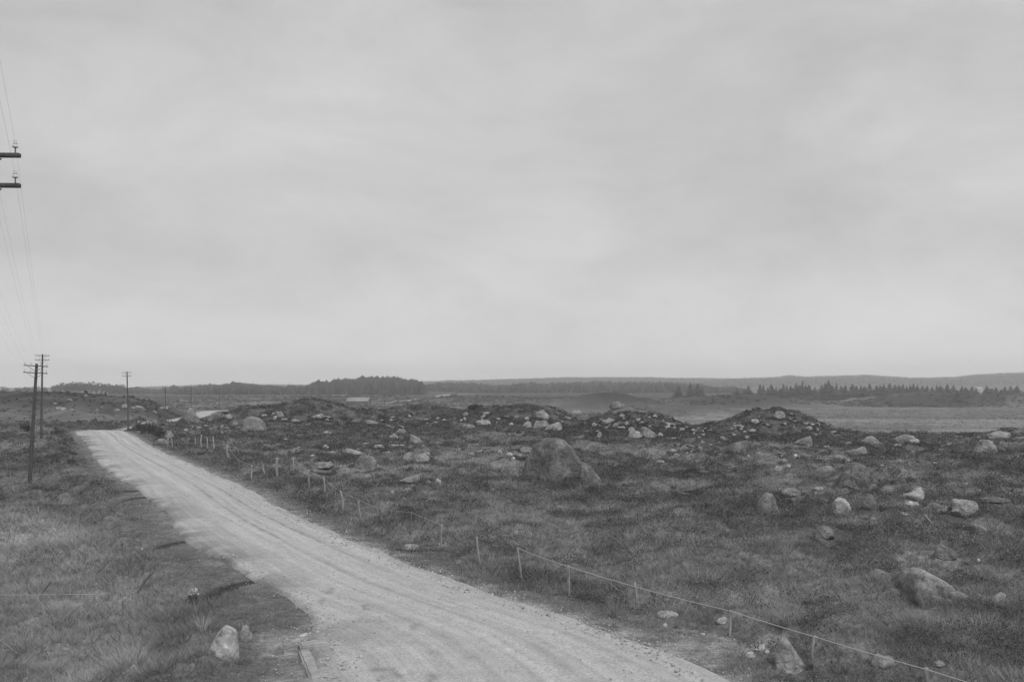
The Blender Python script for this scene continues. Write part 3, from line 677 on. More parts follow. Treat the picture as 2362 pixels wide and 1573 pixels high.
scatter(20, (1280, 1440, [(1280, 950), (1440, 962)], [(1280, 995), (1440, 1005)]), (4, 11), 'small pale stone strewn beside the three rock cluster', 'stones beside the rock cluster', 7)
scatter(30, (1800, 2320, [(1800, 1035), (2320, 1015)], [(1800, 1200), (2320, 1220)]), (7, 15), 'small grey stone lying in the heather among the big boulders', 'stones among the big boulders', 8, (.24, .36))
scatter(12, (40, 420, [(40, 915), (200, 920), (300, 930), (420, 944)], [(40, 955), (420, 954)]), (5, 13), 'small pale stone strewn on the long heath hill', 'stones on the long heath hill', 9, (.22, .3))
scatter(12, (570, 720, [(570, 1490), (720, 1440)], [(570, 1545), (720, 1490)]), (5, 12), 'small pale stone by the concrete culvert slab', 'stones by the culvert', 10, (.34, .46))
scatter(14, (1500, 1760, [(1500, 1430), (1760, 1490)], [(1500, 1475), (1760, 1540)]), (4, 10), 'small pale stone of the rubble along the near road edge', 'stones along the road edge', 11, (.34, .46))

SCAT.sort(reverse=True)
for wp, px, py, hp, kd, tone, label, group, sd in SCAT[:205]:
    boulder('stone', px, py, wp, hp, kd, tone, label, 'stone', group, seed=sd, sub=2)
rv, rf, rtn, ro = [], [], [], 0
for wp, px, py, hp, kd, tone, label, group, sd in SCAT[205:]:
    x, y, z = hit(px, py); v, f = rock_shape(kd, sd, 2); s = wp / F * y
    v = v * np.array([s, s * .8, hp / F * y * 1.0]) + np.array([x, y + s * .3, z + .1 * s]); rv.append(v); rf.append(f + ro); ro += len(v); rtn.append(np.full(len(v), tone * .92))
    FOOT.append((x, y, s * .5 + .12, s * .4 + .2))
rubble = link('rubble', mesh_np('rubble', np.vstack(rv), np.vstack(rf), {'tone': np.concatenate(rtn)}, True), M_PLANT)
tag(rubble, 'countless small pale stones littering the heath and the mounds', 'rubble', kind='stuff')

# ------------------------------------------------------------------ tubes, posts, wires
def tube_np(pts, rad, n=8, cap=True, jit=0.0, seed=0):
    rg = np.random.default_rng(seed); pts = np.asarray(pts, float); rad = np.broadcast_to(rad, (len(pts),))
    tg = np.gradient(pts, axis=0); tg /= np.linalg.norm(tg, axis=1)[:, None] + 1e-12
    co = []
    for p, t, r in zip(pts, tg, rad):
        up = np.array([0, 1, 0]) if abs(t[1]) < .8 else np.array([1, 0, 0])
        u = np.cross(t, up); u /= np.linalg.norm(u); v = np.cross(t, u)
        a = np.linspace(0, 2 * math.pi, n, endpoint=False)
        rr_ = r * (1 + jit * rg.uniform(-1, 1, n))
        co.append(p + np.cos(a)[:, None] * rr_[:, None] * u + np.sin(a)[:, None] * rr_[:, None] * v)
    co = np.vstack(co); m = len(pts)
    i = np.arange(m * n).reshape(m, n)
    q = np.stack([i[:-1], np.roll(i[:-1], -1, 1), np.roll(i[1:], -1, 1), i[1:]], -1).reshape(-1, 4)
    faces = [q]
    if cap: faces += [i[0][::-1][None, :], i[-1][None, :]]
    return co, faces
POSTS = [  # top x, top y, base x, base y, thickness px, label
 (2138, 1540, 2146, 1585, 12, 'fence post stub at the near end of the long wire'),
 (1881, 1466, 1872, 1520, 9, 'curved fence post beside the tall leaning boulder'),
 (1688, 1408, 1683, 1468, 7, 'weather beaten short fence post beside a rounded grey rock'),
 (1464, 1342, 1472, 1408, 7, 'fence post half hidden by the rush tufts at the road edge'),
 (1311, 1303, 1312, 1374, 8, 'straight pale fence post, stoutest of those by the near road'),
 (1194, 1263, 1203, 1336, 6, 'pale fence post leaning slightly, next beyond the stoutest straight one'),
 (1100, 1239, 1108, 1306, 6, 'bent fence post with hooked top in front of tall heather'),
 (1020, 1208, 1017, 1269, 5, 'thin dark fence post near the flat rock on the verge'),
 (950, 1180, 946, 1232, 4, 'spindly grey fence post in tall grass, uphill of the flat verge rock'),
 (877, 1172, 877, 1204, 4, 'dark short stake in the grass between two spindly fence posts'),
 (827, 1157, 831, 1196, 5, 'fence post with pale sawn top in dark grass'),
 (784, 1132, 791, 1178, 6, 'leaning fence post at the corner where the wire bends'),
 (746, 1101, 748, 1139, 5, 'dark fence post under the wire, next uphill of the corner post'),
 (712, 1083, 714, 1122, 5, 'kinked pale fence post carrying the wire below the turfy rock mound'),
 (674, 1058, 677, 1096, 5, 'fence post with split top where the wire starts'),
 (640, 1056, 639, 1100, 8, 'thick pale fence post standing brightest on the grassy bank'),
 (606, 1071, 611, 1094, 5, 'short kinked fence post beside the thick pale one'),
 (580, 1072, 579, 1105, 5, 'fence post at the lower end of the short slanting wire'),
 (550, 1060, 550, 1091, 4, 'dim fence post under the short slanting wire'),
 (525, 1028, 528, 1058, 6, 'pale fence post at the upper end of the short slanting wire'),
 (512, 1016, 510, 1034, 4, 'small dim fence post behind the upper end of the short wire'),
 (490, 1008, 493, 1038, 5, 'last of three bright fence posts in the far row, leaning'),
 (478, 1009, 478, 1036, 4, 'middle of three bright fence posts in the far row'),
 (465, 1003, 465, 1035, 4, 'first of three bright fence posts in the far row, tallest'),
 (449, 1010, 450, 1025, 3, 'faint short fence post in the far row'),
 (436, 1012, 432, 1025, 4, 'tilted short fence post in the far row'),
 (422, 1010, 424, 1024, 3, 'faintest thin fence post in the far row near the grey upright boulder'),
 (396, 1011, 397, 1034, 3, 'dark fence post in front of the grey upright boulder'),
 (387, 1005, 387, 1030, 3, 'dark thin fence post at the edge of the grey upright boulder'),
 (349, 973, 349, 989, 3, 'farthest fence post but two, by the bushes at the bend'),
 (340, 970, 340, 989, 4, 'bright fence post among bushes at the bend'),
 (321, 970, 317, 988, 5, 'tilted pale fence post closing the row at the bend'),
]
TOPS = []
def post(name, tx, ty, bx, by, tp, label, mat, group, cat='fence post', seed=0, foot=True):
    x, y, z = hit(bx, by)
    h = (by - ty) / F * y; dx = (tx - bx) / F * y; r = tp / F * y * .42
    rg = np.random.default_rng(seed + int(bx))
    n = 9; t = np.linspace(0, 1, n); kink = np.sin(t * math.pi) * rg.uniform(-.5, .5) * r * 2.2
    pts = np.stack([dx * t + kink + rg.uniform(-.12, .12, n) * r, rg.uniform(-.2, .2, n) * r + t * rg.uniform(-.1, .1) * h, h * t], 1)
    pts[0] = (0, 0, -.15); rad = r * (1.1 - .2 * t) * (1 + rg.uniform(-.08, .08, n)); rad[-1] *= .8
    co, f = tube_np(pts, rad, 9, jit=.10, seed=int(bx))
    o = link(name, mesh_np(name, co, f, smooth=False), mat, loc=(x, y, z)); tag(o, label, cat, group)
    FOOT.append((x, y - .3, .14, .45)); top = Vector((x + dx, y + pts[-1, 1], z + h))
    return o, top
for i, (tx, ty, bx, by, tp, label) in enumerate(POSTS):
    o, top = post('fence_post', tx, ty, bx, by, tp, label, M_POST if tp > 4 or i > 20 else M_DARKPOST, 'fence posts along the road', seed=i)
    TOPS.append(top)
for a_ in [(118, 1338, 88, 1380, 5, 'thin grey stake leaning over the low wire in the bog'), (355, 1317, 318, 1366, 8, 'split old post leaning hard in the boggy grass'),
           (281, 1385, 283, 1418, 5, 'short black stake upright in the boggy grass'), (297, 1437, 301, 1462, 6, 'dark stump of a stake nearly drowned in boggy grass')]:
    o, top = post('stake', *a_, M_DARKPOST, 'old stakes in the bog', 'stake', 77)
o, top = post('stake', 2133, 1188, 2150, 1206, 7, 'bright broken stake lying tilted in heather under the dull boulder', M_POST, None, 'stake', 5)
def wire(name, pts, r, mat, sag, label, cat, group=None, per=10):
    out = []
    for a_, b_ in zip(pts[:-1], pts[1:]):
        a_, b_ = Vector(a_), Vector(b_); L = (b_ - a_).length
        for t in np.linspace(0, 1, per, endpoint=False):
            p = a_.lerp(b_, t); p.z -= sag * L * 4 * t * (1 - t) * .25; out.append(p)
    out.append(Vector(pts[-1]))
    co, f = tube_np(out, r, 5)
    tag(link(name, mesh_np(name, co, f, smooth=True), mat), label, cat, group)
def drop(v, dz=.03): return (v.x, v.y - .04, v.z - dz)
end = TOPS[0] + Vector((1.6, -1.6, -.25))
wire('fence_wire', [tuple(end), drop(TOPS[0])] + [drop(TOPS[i], .02 if i != 3 else .10) for i in (1, 2, 3, 4, 5)], .008, M_WIRE, .02, 'long pale fence wire running over the near posts', 'wire', 'fence wires')
wire('fence_wire', [drop(TOPS[i]) for i in (7, 8, 9, 11, 12, 13, 14)], .0055, M_WIRE, .015, 'sagging fence wire between the hooked post and the thick pale post', 'wire', 'fence wires')
wire('fence_wire', [drop(TOPS[i]) for i in (17, 18, 19)], .007, M_WIRE, .01, 'short slanting fence wire along the far verge', 'wire', 'fence wires')
bp = [hit(a_, b_) for a_, b_ in [(-10, 1384), (60, 1383), (96, 1384), (170, 1383), (246, 1382)]]
wire('fence_wire', [(p[0], p[1], p[2] + .16) for p in bp], .008, M_WIRE, .03, 'loose wire lying low across the boggy grass', 'wire', 'fence wires')

# ------------------------------------------------------------------ telegraph line
def box_np(cx, cy, cz, sx, sy, sz):
    c = np.array([(x, y, z) for z in (-1, 1) for y in (-1, 1) for x in (-1, 1)]) * np.array([sx, sy, sz]) / 2 + np.array([cx, cy, cz])
    return c, np.array([(0, 2, 3, 1), (4, 5, 7, 6), (0, 1, 5, 4), (2, 6, 7, 3), (0, 4, 6, 2), (1, 3, 7, 5)])
def lathe_np(prof, n=12, sc=.72):
    prof = np.array(prof); a = np.linspace(0, 2 * math.pi, n, endpoint=False)
    prof = prof * sc
    co = np.stack([prof[:, 0][:, None] * np.cos(a), prof[:, 0][:, None] * np.sin(a), prof[:, 1][:, None] + 0 * a], -1).reshape(-1, 3)
    i = np.arange(len(prof) * n).reshape(len(prof), n)
    return co, [np.stack([i[:-1], np.roll(i[:-1], -1, 1), np.roll(i[1:], -1, 1), i[1:]], -1).reshape(-1, 4), i[0][::-1][None, :], i[-1][None, :]]
ARM = 1.5; OFFS = (-.68, -.3, .3, .68)
INS = lathe_np([(.004, .165), (.03, .16), (.034, .145), (.028, .13), (.028, .118), (.04, .108), (.042, .092), (.032, .086), (.033, .075), (.052, .055), (.054, .012), (.046, .008), (.02, .03)], 14)
PIN = lathe_np([(.011, -.10), (.011, .03), (.05, .004), (.05, -.004), (.011, -.006)][:2], 8)
pin_me = mesh_np('insulator_pin', *PIN); pin_me.materials.append(M_IRON)
ins_me = mesh_np('insulator', *INS, smooth=True); ins_me.materials.append(M_PORC)
def telegraph_pole(x, y, z, h, rz, lean, lower, label, arm_y=.06):
    root = empty('telegraph_pole', (x, y, z), rz); root.rotation_euler = (0, lean, rz)
    tag(root, label, 'telegraph pole', 'telegraph poles along the road')
    t = np.linspace(-.4, h, 14)
    co, f = tube_np(np.stack([t * 0, t * 0, t], 1), np.interp(t, [0, h], [.135, .085]), 12, jit=.02, seed=abs(int(x)))
    link('pole', mesh_np('pole', co, f, smooth=True), M_POLE, root)
    att = []
    for k, dz in enumerate((.16, .16 + lower)):
        zz = h - dz
        c, q = box_np(0, -.13, zz, ARM, .075, .06)
        arm = link('crossarm', mesh_np('crossarm', c, q), M_POLE, root)
        bv = arm.modifiers.new('edge', 'BEVEL'); bv.width = .006; bv.segments = 1
        for s in (-1, 1):
            co, f = tube_np([(s * .48, -.13, zz - .05), (s * .03, -.12, zz - .34)], .012, 6)
            link('brace', mesh_np('brace', co, f), M_IRON, root)
        for ox in OFFS:
            p = link('insulator', ins_me, None, arm, (ox, -.13, zz + .105))
            link('insulator_pin', pin_me, None, arm, (ox, -.13, zz + .105))
            att.append((ox, -.13, zz + .105 + .075))
    return root, att
PP = []
def pole_at(px, base, d, top, rz, lean, lower, label):
    x = (px - CX) / F * d; z = EYE - (base - HZ) / F * d
    zl = float(land(np.array([x]), np.array([d]))[0][0])
    zt = EYE - (top - HZ) / F * d
    root, att = telegraph_pole(x, d, zl, zt - zl, rz, lean, lower, label)
    mm = root.matrix_basis if False else None
    from mathutils import Matrix, Euler
    M = Matrix.Translation((x, d, zl)) @ Euler((0, lean, rz)).to_matrix().to_4x4()
    PP.append([M @ Vector(a) for a in att])
RZL = math.radians(27)
pole_at(-63, 1700, 13.4, 338, math.radians(2), 0, .44, 'nearest telegraph pole with white insulators on its two crossarms')
pole_at(68, 1098, 60, 838, math.radians(8), math.radians(3.2), .46, 'telegraph pole standing in the roadside heather, its foot in full view')
pole_at(95, 972, 105, 817, math.radians(20), math.radians(.8), .5, 'telegraph pole behind the roadside pole, taller against the sky')
pole_at(296, 972, 148, 857, math.radians(5), math.radians(-1.2), .55, 'slender lone telegraph pole beyond the road crest')
pole_at(382, 966, 212, 893, math.radians(-12), math.radians(-.8), .6, 'telegraph pole at the low end of the heath hill')
pole_at(441, 946, 262, 892, math.radians(-12), math.radians(-.5), .6, 'telegraph pole behind the sharp pointed boulder')
pole_at(507, 946, 318, 895, math.radians(-10), math.radians(-.5), .6, 'faint telegraph pole above the far end of the road bend')
wn = ['outer left', 'inner left', 'inner right', 'outer right']
for k in range(8):
    pts = [PP[0][k] + Vector((24, -48, 0.3))] + [p[k] for p in PP]
    wire('telegraph_wire', [tuple(p) for p in pts], .0010, M_TWIRE, .03, 'thin telegraph wire on the %s insulators of the %s crossarms' % (wn[k % 4], 'upper' if k < 4 else 'lower'), 'telegraph wire', 'telegraph wires', per=14)
# ------------------------------------------------------------------ culvert slab at the near road edge
cx_, cy_, cz_ = hit(690, 1500)
root = empty('culvert', (cx_ + .32, cy_ - .05, 0), math.radians(19)); tag(root, 'broken concrete culvert end with flat top slab sunk in the near road edge', 'culvert')
def rough_box(sx, sy, sz, seed, cuts=9):
    bm = bmesh.new(); bmesh.ops.create_cube(bm, size=1)
    for v in bm.verts: v.co = Vector((v.co.x * sx, v.co.y * sy, v.co.z * sz))
    bmesh.ops.bevel(bm, geom=bm.edges[:], offset=.03, segments=2, affect='EDGES')
    bmesh.ops.subdivide_edges(bm, edges=bm.edges[:], cuts=cuts, use_grid_fill=True)
    for v in bm.verts:
        n = mnoise.noise_vector(v.co * 3.1 + Vector((seed, 0, 0))); v.co += n * .03 + mnoise.noise_vector(v.co * 11 + Vector((seed, 5, 0))) * .007
    me = bpy.data.meshes.new('slab'); bm.to_mesh(me); bm.free()
    for p in me.polygons: p.use_smooth = True
    return me
zr = .0
link('top_slab', rough_box(.62, .40, .14, 1), M_CONC, root, (.02, .17, zr))
link('side_wall', rough_box(.24, 2.2, .9, 2), M_CONC, root, (-.20, -1.14, zr - .42))
CULV = (cx_ + .3, cy_ - .6, .6, 1.6)

# ------------------------------------------------------------------ rushes and the pale dry tuft
def rush(name, px, base, hpx, n, spread, tone, label, mat, seed, wide=.012, cat='rush tuft', bend=.5):
    x, y, z = hit(px, base); h = hpx / F * y; rg = np.random.default_rng(seed)
    co, fc = [], []
    for i in range(n):
        a = rg.uniform(0, 6.28); r0 = rg.random() ** .5 * .10 * h; L = h * rg.uniform(.5, 1.08); sp = spread * rg.uniform(.1, 1) * L
        q = np.linspace(0, 1, 5); bx = np.cos(a) * (r0 + sp * q ** (1 + bend)); by = np.sin(a) * (r0 + sp * q ** (1 + bend)); bz = L * (q - .18 * spread * q ** 3) - .03
        pa = rg.uniform(0, 3.14); wv = wide * (1 - q * .93); o = len(co) * 10
        pts = np.concatenate([np.stack([bx - np.cos(pa) * wv / 2, by - np.sin(pa) * wv / 2, bz], 1), np.stack([bx + np.cos(pa) * wv / 2, by + np.sin(pa) * wv / 2, bz], 1)])
        co.append(pts); fc += [(o + j, o + 5 + j, o + 6 + j, o + 1 + j) for j in range(4)]
    co = np.vstack(co)
    FOOT.append((x, y - .25, .16, .4))
    ob = link(name, mesh_np(name, co, np.array(fc), {'tone': tone * rg.uniform(.7, 1.3, len(co))}), mat, loc=(x, y, z)); tag(ob, label, cat)
    return ob
rush('rush_tuft', 1418, 1424, 66, 70, .6, .27, 'bushy dark rush tuft before the fence post at the road edge', M_PLANT, 1)
rush('rush_tuft', 1470, 1416, 52, 46, .6, .28, 'smaller rush tuft growing round the foot of a fence post', M_PLANT, 2)
rush('rush_tuft', 1560, 1448, 30, 36, .6, .26, 'low rush tuft beside the dark rubble', M_PLANT, 5)
rush('grass_tuft', 466, 1456, 62, 52, .8, .42, 'pale dry grass tuft with arching blades near the large split boulder', M_PLANT, 3, .013, 'grass tuft')
rush('grass_tuft', 1612, 1352, 60, 50, .7, .30, 'tall loose grass tuft rising over the heather behind the wire', M_PLANT, 4, .012, 'grass tuft')
rush('grass_tuft', 1868, 1545, 44, 60, .6, .18, 'pale grass tuft at the foot of the curved fence post', M_PLANT, 6, .01, 'grass tuft')
# cotton grass head
x, y, z = hit(447, 1395)
cr = empty('cotton_grass', (x, y, z)); tag(cr, 'white tufted cotton grass plume above the pale dry tuft', 'cotton grass')
rg = np.random.default_rng(5); hd = []
for i in range(4):
    co, f = tube_np([(rg.normal() * .04, 0, 0), (rg.normal() * .05, 0, .2), ((i - 1.5) * .05, 0, .34)], .004, 4); link('stalk', mesh_np('stalk', co, f), M_PALE, cr)
for i in range(260):
    c = np.array([(rg.integers(4) - 1.5) * .05, 0, .33]) + rg.normal(0, .022, 3) * (1, .7, 1.3); u = rg.normal(0, .03, (3, 3)); hd.append(c + u)
hd = np.vstack(hd); link('plume', mesh_np('plume', hd, np.arange(len(hd)).reshape(-1, 3), {'tone': np.full(len(hd), .5)}), M_PLANT, cr)

# ------------------------------------------------------------------ trees
def spruce_crown(rg, layers=15, per=11, open_=.0):
    co, f = [], []
    for L in range(layers):
        t = L / (layers - 1); zc = .10 + .86 * t; r = (.27 * (1 - t) ** .8 + .018) * rg.uniform(.75, 1.15)
        for k in range(per):
            if rg.random() < .12 + open_: continue
            a = rg.uniform(0, 6.28); rr_ = r * rg.uniform(.55, 1.2); w_ = .30 * rr_ + .02
            d_ = np.array([math.cos(a), math.sin(a)]); s_ = np.array([-d_[1], d_[0]])
            z0 = zc + rg.uniform(-.02, .03)
            tip = np.array([*(d_ * rr_), z0 - rr_ * rg.uniform(.15, .6)])
            m1 = np.array([*(d_ * rr_ * .55 + s_ * w_), z0 - rr_ * .35]); m2 = np.array([*(d_ * rr_ * .55 - s_ * w_), z0 - rr_ * .35])
            o = len(co); co += [np.array([0, 0, z0 + .03]), m1, tip, m2]; f += [(o, o + 1, o + 2), (o, o + 2, o + 3)]
    for k in range(8):
        a = k * .8; o = len(co); co += [np.array([math.cos(a) * .02, math.sin(a) * .02, .93]), np.array([math.cos(a + 1.5) * .02, math.sin(a + 1.5) * .02, .93]), np.array([0, 0, 1.0])]; f.append((o, o + 1, o + 2))
    return np.array(co), np.array(f)
def leafy_crown(rg, n=900, flat=1.0, lobes=9):
    cs = np.stack([rg.normal(0, .2, lobes), rg.normal(0, .2, lobes), .5 + rg.uniform(0, .32, lobes) * flat], 1); rs = rg.uniform(.12, .24, lobes)
    i = rg.integers(lobes, size=n); v = rg.normal(size=(n, 3)); v /= np.linalg.norm(v, axis=1)[:, None]
    c = cs[i] + v * (rs[i] * rg.uniform(.6, 1.05, n))[:, None] * (1, 1, .8)
    u = rg.normal(size=(n, 3, 3)) * .030
    co = (c[:, None] + u).reshape(-1, 3); co[:, 2] = .12 + (co[:, 2] - co[:, 2].min()) / np.ptp(co[:, 2]) * .88
    return co, np.arange(n * 3).reshape(-1, 3)
def crown_mesh(name, co, f, tone, rg):
    cl = np.array([mnoise.noise(Vector(c) * 5) for c in co])
    me = mesh_np(name, co, f, {'tone': tone * (1 + .3 * cl + rg.uniform(-.15, .15, len(co)))}); me.materials.append(M_TREE); return me
def trunk_mesh(rg, h, r, limbs=0):
    co, f = tube_np([(0, 0, -.06), (rg.normal() * .01, rg.normal() * .01, h * .5), (0, 0, h)], [r, r * .75, r * .35], 7)
    cs, fs, o = [co], list(f), len(co)
    for k in range(limbs):
        a = rg.uniform(0, 6.28); c2, f2 = tube_np([(0, 0, h * .45), (math.cos(a) * .14, math.sin(a) * .14, h * .8), (math.cos(a) * .2, math.sin(a) * .2, h * 1.1)], [r * .5, r * .35, r * .12], 5)
        cs.append(c2); fs += [x_ + o for x_ in f2]; o += len(c2)
    me = mesh_np('trunk', np.vstack(cs), fs, smooth=True); me.materials.append(M_BARK); return me
rgt = np.random.default_rng(31)
SPR = [(trunk_mesh(rgt, .8, .018), crown_mesh('crown', *spruce_crown(rgt, 15, 12, o_), .055, rgt)) for o_ in (0, .1, .05, .25, 0)]
DEC = [(trunk_mesh(rgt, .55, .028, 5), crown_mesh('crown', *leafy_crown(rgt, 900, fl), .065, rgt)) for fl in (1, .8, 1.2, 1)]
def tree(name, px, base, top, kinds, v, wide, label, group, d=None, cat='tree'):
    if d is None: x, y, z = hit(px, base, 100)
    else: x, y = (px - CX) / F * d, d; z = float(land(np.array([x]), np.array([y]))[0][0])
    zt = EYE - (top - HZ) / F * y; h = max(zt - z, 1.0)
    tk, cr_ = kinds[v % len(kinds)]
    if cat == 'bush': h = (base - top) / F * y * 1.15; z -= .1 * h
    root = empty(name, (x, y, z), rgt.uniform(0, 6.28)); root.scale = (h * wide, h * wide, h); tag(root, label, cat, group)
    link('trunk', tk, None, root); link('crown', cr_, None, root)
    return root
SP = [(1565, 889, 909, 1.5), (1592, 883, 911, 1.2), (1609, 885, 913, 1.15), (1619, 890, 910, 1), (1700, 895, 908, 1.2), (1716, 897, 908, 1), (1726, 889, 910, 1.3), (1753, 886, 909, 1.0), (1761, 888, 908, 1),
      (1771, 893, 908, 1.2), (1779, 887, 909, 1.1), (1790, 891, 908, 1), (1798, 894, 908, 1), (1807, 886, 909, 1.2), (1815, 888, 909, 1), (1824, 890, 908, 1.3), (1837, 884, 910, 1.2), (1845, 888, 910, 1.5), (1851, 878, 911, .7), (1858, 888, 911, 1.5),
      (1866, 888, 912, 1.5), (1880, 892, 910, 1.4), (1895, 888, 910, 1.1), (1904, 884, 911, 1.1), (1911, 878, 911, 1.15), (1919, 889, 911, 1.3), (1929, 883, 911, .8), (1940, 890, 911, 1.3), (1950, 889, 911, 1.4), (1966, 885, 912, 1.1),
      (1975, 890, 911, 1.4), (1986, 888, 911, 1.2), (1996, 891, 911, 1.2), (2006, 885, 912, 1.4), (2022, 889, 908, 1.4), (2030, 888, 908, 1), (2038, 887, 908, 1.4), (2052, 884, 908, 1.5), (2064, 887, 908, 1.1), (2073, 888, 908, 1), (2083, 886, 908, 1.2),
      (2092, 890, 908, 1.2), (2099, 887, 908, 1), (2107, 884, 908, 1.2), (2116, 889, 908, 1.3), (2128, 890, 908, 1.5), (2139, 889, 908, 1.1), (2150, 892, 908, 1.4), (2161, 888, 908, .9), (2169, 890, 908, 1.1), (2185, 885, 907, 1.3), (2199, 888, 907, 1.4), (2208, 900, 915, 1.7), (2219, 890, 906, 1.2),
      (2228, 893, 906, 1.2), (2242, 891, 906, 1.5), (2252, 895, 906, 1.4), (2276, 890, 905, 1.2), (2288, 895, 905, 1.6), (2297, 893, 905, 1.4), (2318, 891, 905, 1.0), (2331, 889, 904, 1.3), (2346, 890, 904, 1.2)]
rgf = np.random.default_rng(91)
SP += [(float(q), float(P(q, [(1740, 896), (1850, 891), (2100, 891), (2350, 896)]) + rgf.uniform(0, 7)), float(P(q, [(1740, 909), (1960, 911), (2350, 905)])), float(rgf.uniform(1.1, 1.9))) for q in np.sort(rgf.uniform(1742, 2350, 75))]
def sp_label(px, top, base, wd):
    look = 'tall' if base - top > 26 else 'squat' if base - top < 15 else 'bushy' if wd > 1.35 else 'slim'
    return look
PROM = {1592: 'tall ragged spruce with gap below its tip in the loose hill foot group', 1609: 'dense dark spruce, nearest of the loose group by the far hill foot', 1565: 'broad spruce at the start of the loose group by the far hill foot',
        1726: 'lone dense spruce between the loose group and the long tree line', 1851: 'thin top heavy spruce sticking out of the long tree line', 1911: 'tallest pointed spruce of the long tree line', 2208: 'squat dark spruce standing out in front on the dark knoll',
        2052: 'wide topped tree rising above its neighbours in the long tree line', 2185: 'tall spruce with bushy skirts late in the long tree line', 1700: 'small rounded spruce just before the lone dense spruce'}
for i, (px, top, base, wd) in enumerate(SP):
    lab = PROM.get(px, {'tall': 'tall dark spruce within the long tree line below the far hills', 'squat': 'low dark spruce within the long tree line below the far hills', 'bushy': 'bushy dark spruce within the long tree line below the far hills', 'slim': 'slim dark spruce of the long tree line below the far hills'}[sp_label(px, top, base, wd)])
    tree('spruce_tree', px, base, top, SPR, i, wd * 1.75 * rgf.uniform(.8, 1.35), lab, 'spruces below the far hills', d=(640 if px < 1640 else 560 if px == 2208 else 700 + 40 * math.sin(i * 2.4)))
for i, (px, top, base, d_, lab) in enumerate([(1629, 904, 914, 600, 'small round spruce bush in front of the loose spruce group'), (1574, 911, 916, 560, 'tiny dark spruce bush on the open grass below the spruce group'), (2001, 903, 914, 640, 'little spruce standing before the long tree line'),
        (2300, 914, 923, 560, 'round dark bush on the last dark knoll'), (1544, 911, 920, 480, 'dark bush at the end of the dark dome'), (845, 921, 933, 400, 'dark spruce bush beside the pale roofed barn'), (833, 927, 934, 400, 'low bush under the pale roofed barn'),
        (940, 937, 947, 190, 'dark little bush on the mound by the far road'), (1092, 926, 948, 160, 'tall juniper bush on the crest of the dark heath mound'), (1102, 931, 950, 160, 'broad juniper bush touching the tall juniper'), (560, 935, 948, 165, 'bushy juniper on the crest by the bend of the road'),
        (199, 899, 908, 243, 'little pointed bush on the crest of the long heath hill'), (243, 904, 915, 243, 'small sparse spruce on the crest of the long heath hill'), (301, 915, 925, 243, 'low dark bush behind the slender lone pole'), (418, 922, 931, 420, 'small dark bush in the open ground beyond the heath hill'),
        (790, 934, 946, 180, 'wiry juniper bush on the mound under the barn'), (983, 918, 928, 420, 'hazy spruce beside the far road'), (1047, 908, 917, 600, 'bush at the upper end of the far road'), (130, 970, 985, 118, 'bristly juniper on the bank beside the road crest'), (60, 972, 992, 116, 'dark shrub beside the roadside telegraph pole'),
        (323, 978, 1000, 128, 'dark shrub among the last fence posts'), (345, 985, 1012, 120, 'dense shrub below the last fence posts'), (368, 1000, 1022, 112, 'ragged shrub beside the grey upright boulder')]):
    tree('bush', px, base, top, SPR if 'spruce' in lab else DEC, i, 1.3 if 'spruce' in lab else 1.35, lab, None, d=d_, cat='bush')
LT = [(40, 893, .9), (60, 891, 1), (80, 893, 1.1), (105, 892, 1.2), (128, 889, 1.3), (140, 884, 1.3), (152, 881, 1.3), (167, 879, 1.3), (182, 880, 1.3), (195, 882, 1.2), (211, 878, .8), (222, 885, 1.1), (236, 881, 1.0), (246, 885, 1.1), (255, 883, 1.0), (266, 887, 1.1), (277, 885, 1.0), (287, 891, 1.2), (12, 894, 1.1)]
LTL = {211: 'tallest narrow tree poking out of the hazy grove behind the heath hill', 167: 'highest broad crown in the hazy grove behind the heath hill', 277: 'last round crowned tree where the hazy grove drops to the wood', 236: 'second peak of the hazy grove behind the heath hill'}
for i, (px, top, wd) in enumerate(LT):
    tree('broadleaf_tree', px, 915, top, DEC, i, wd * 1.15, LTL.get(px, 'hazy round tree in the grove behind the long heath hill' if px > 110 else 'low hazy tree of the thin row behind the long heath hill'), 'trees of the hazy grove' if px > 110 else 'trees of the thin hazy row', d=880 + 30 * math.sin(i * 1.7))

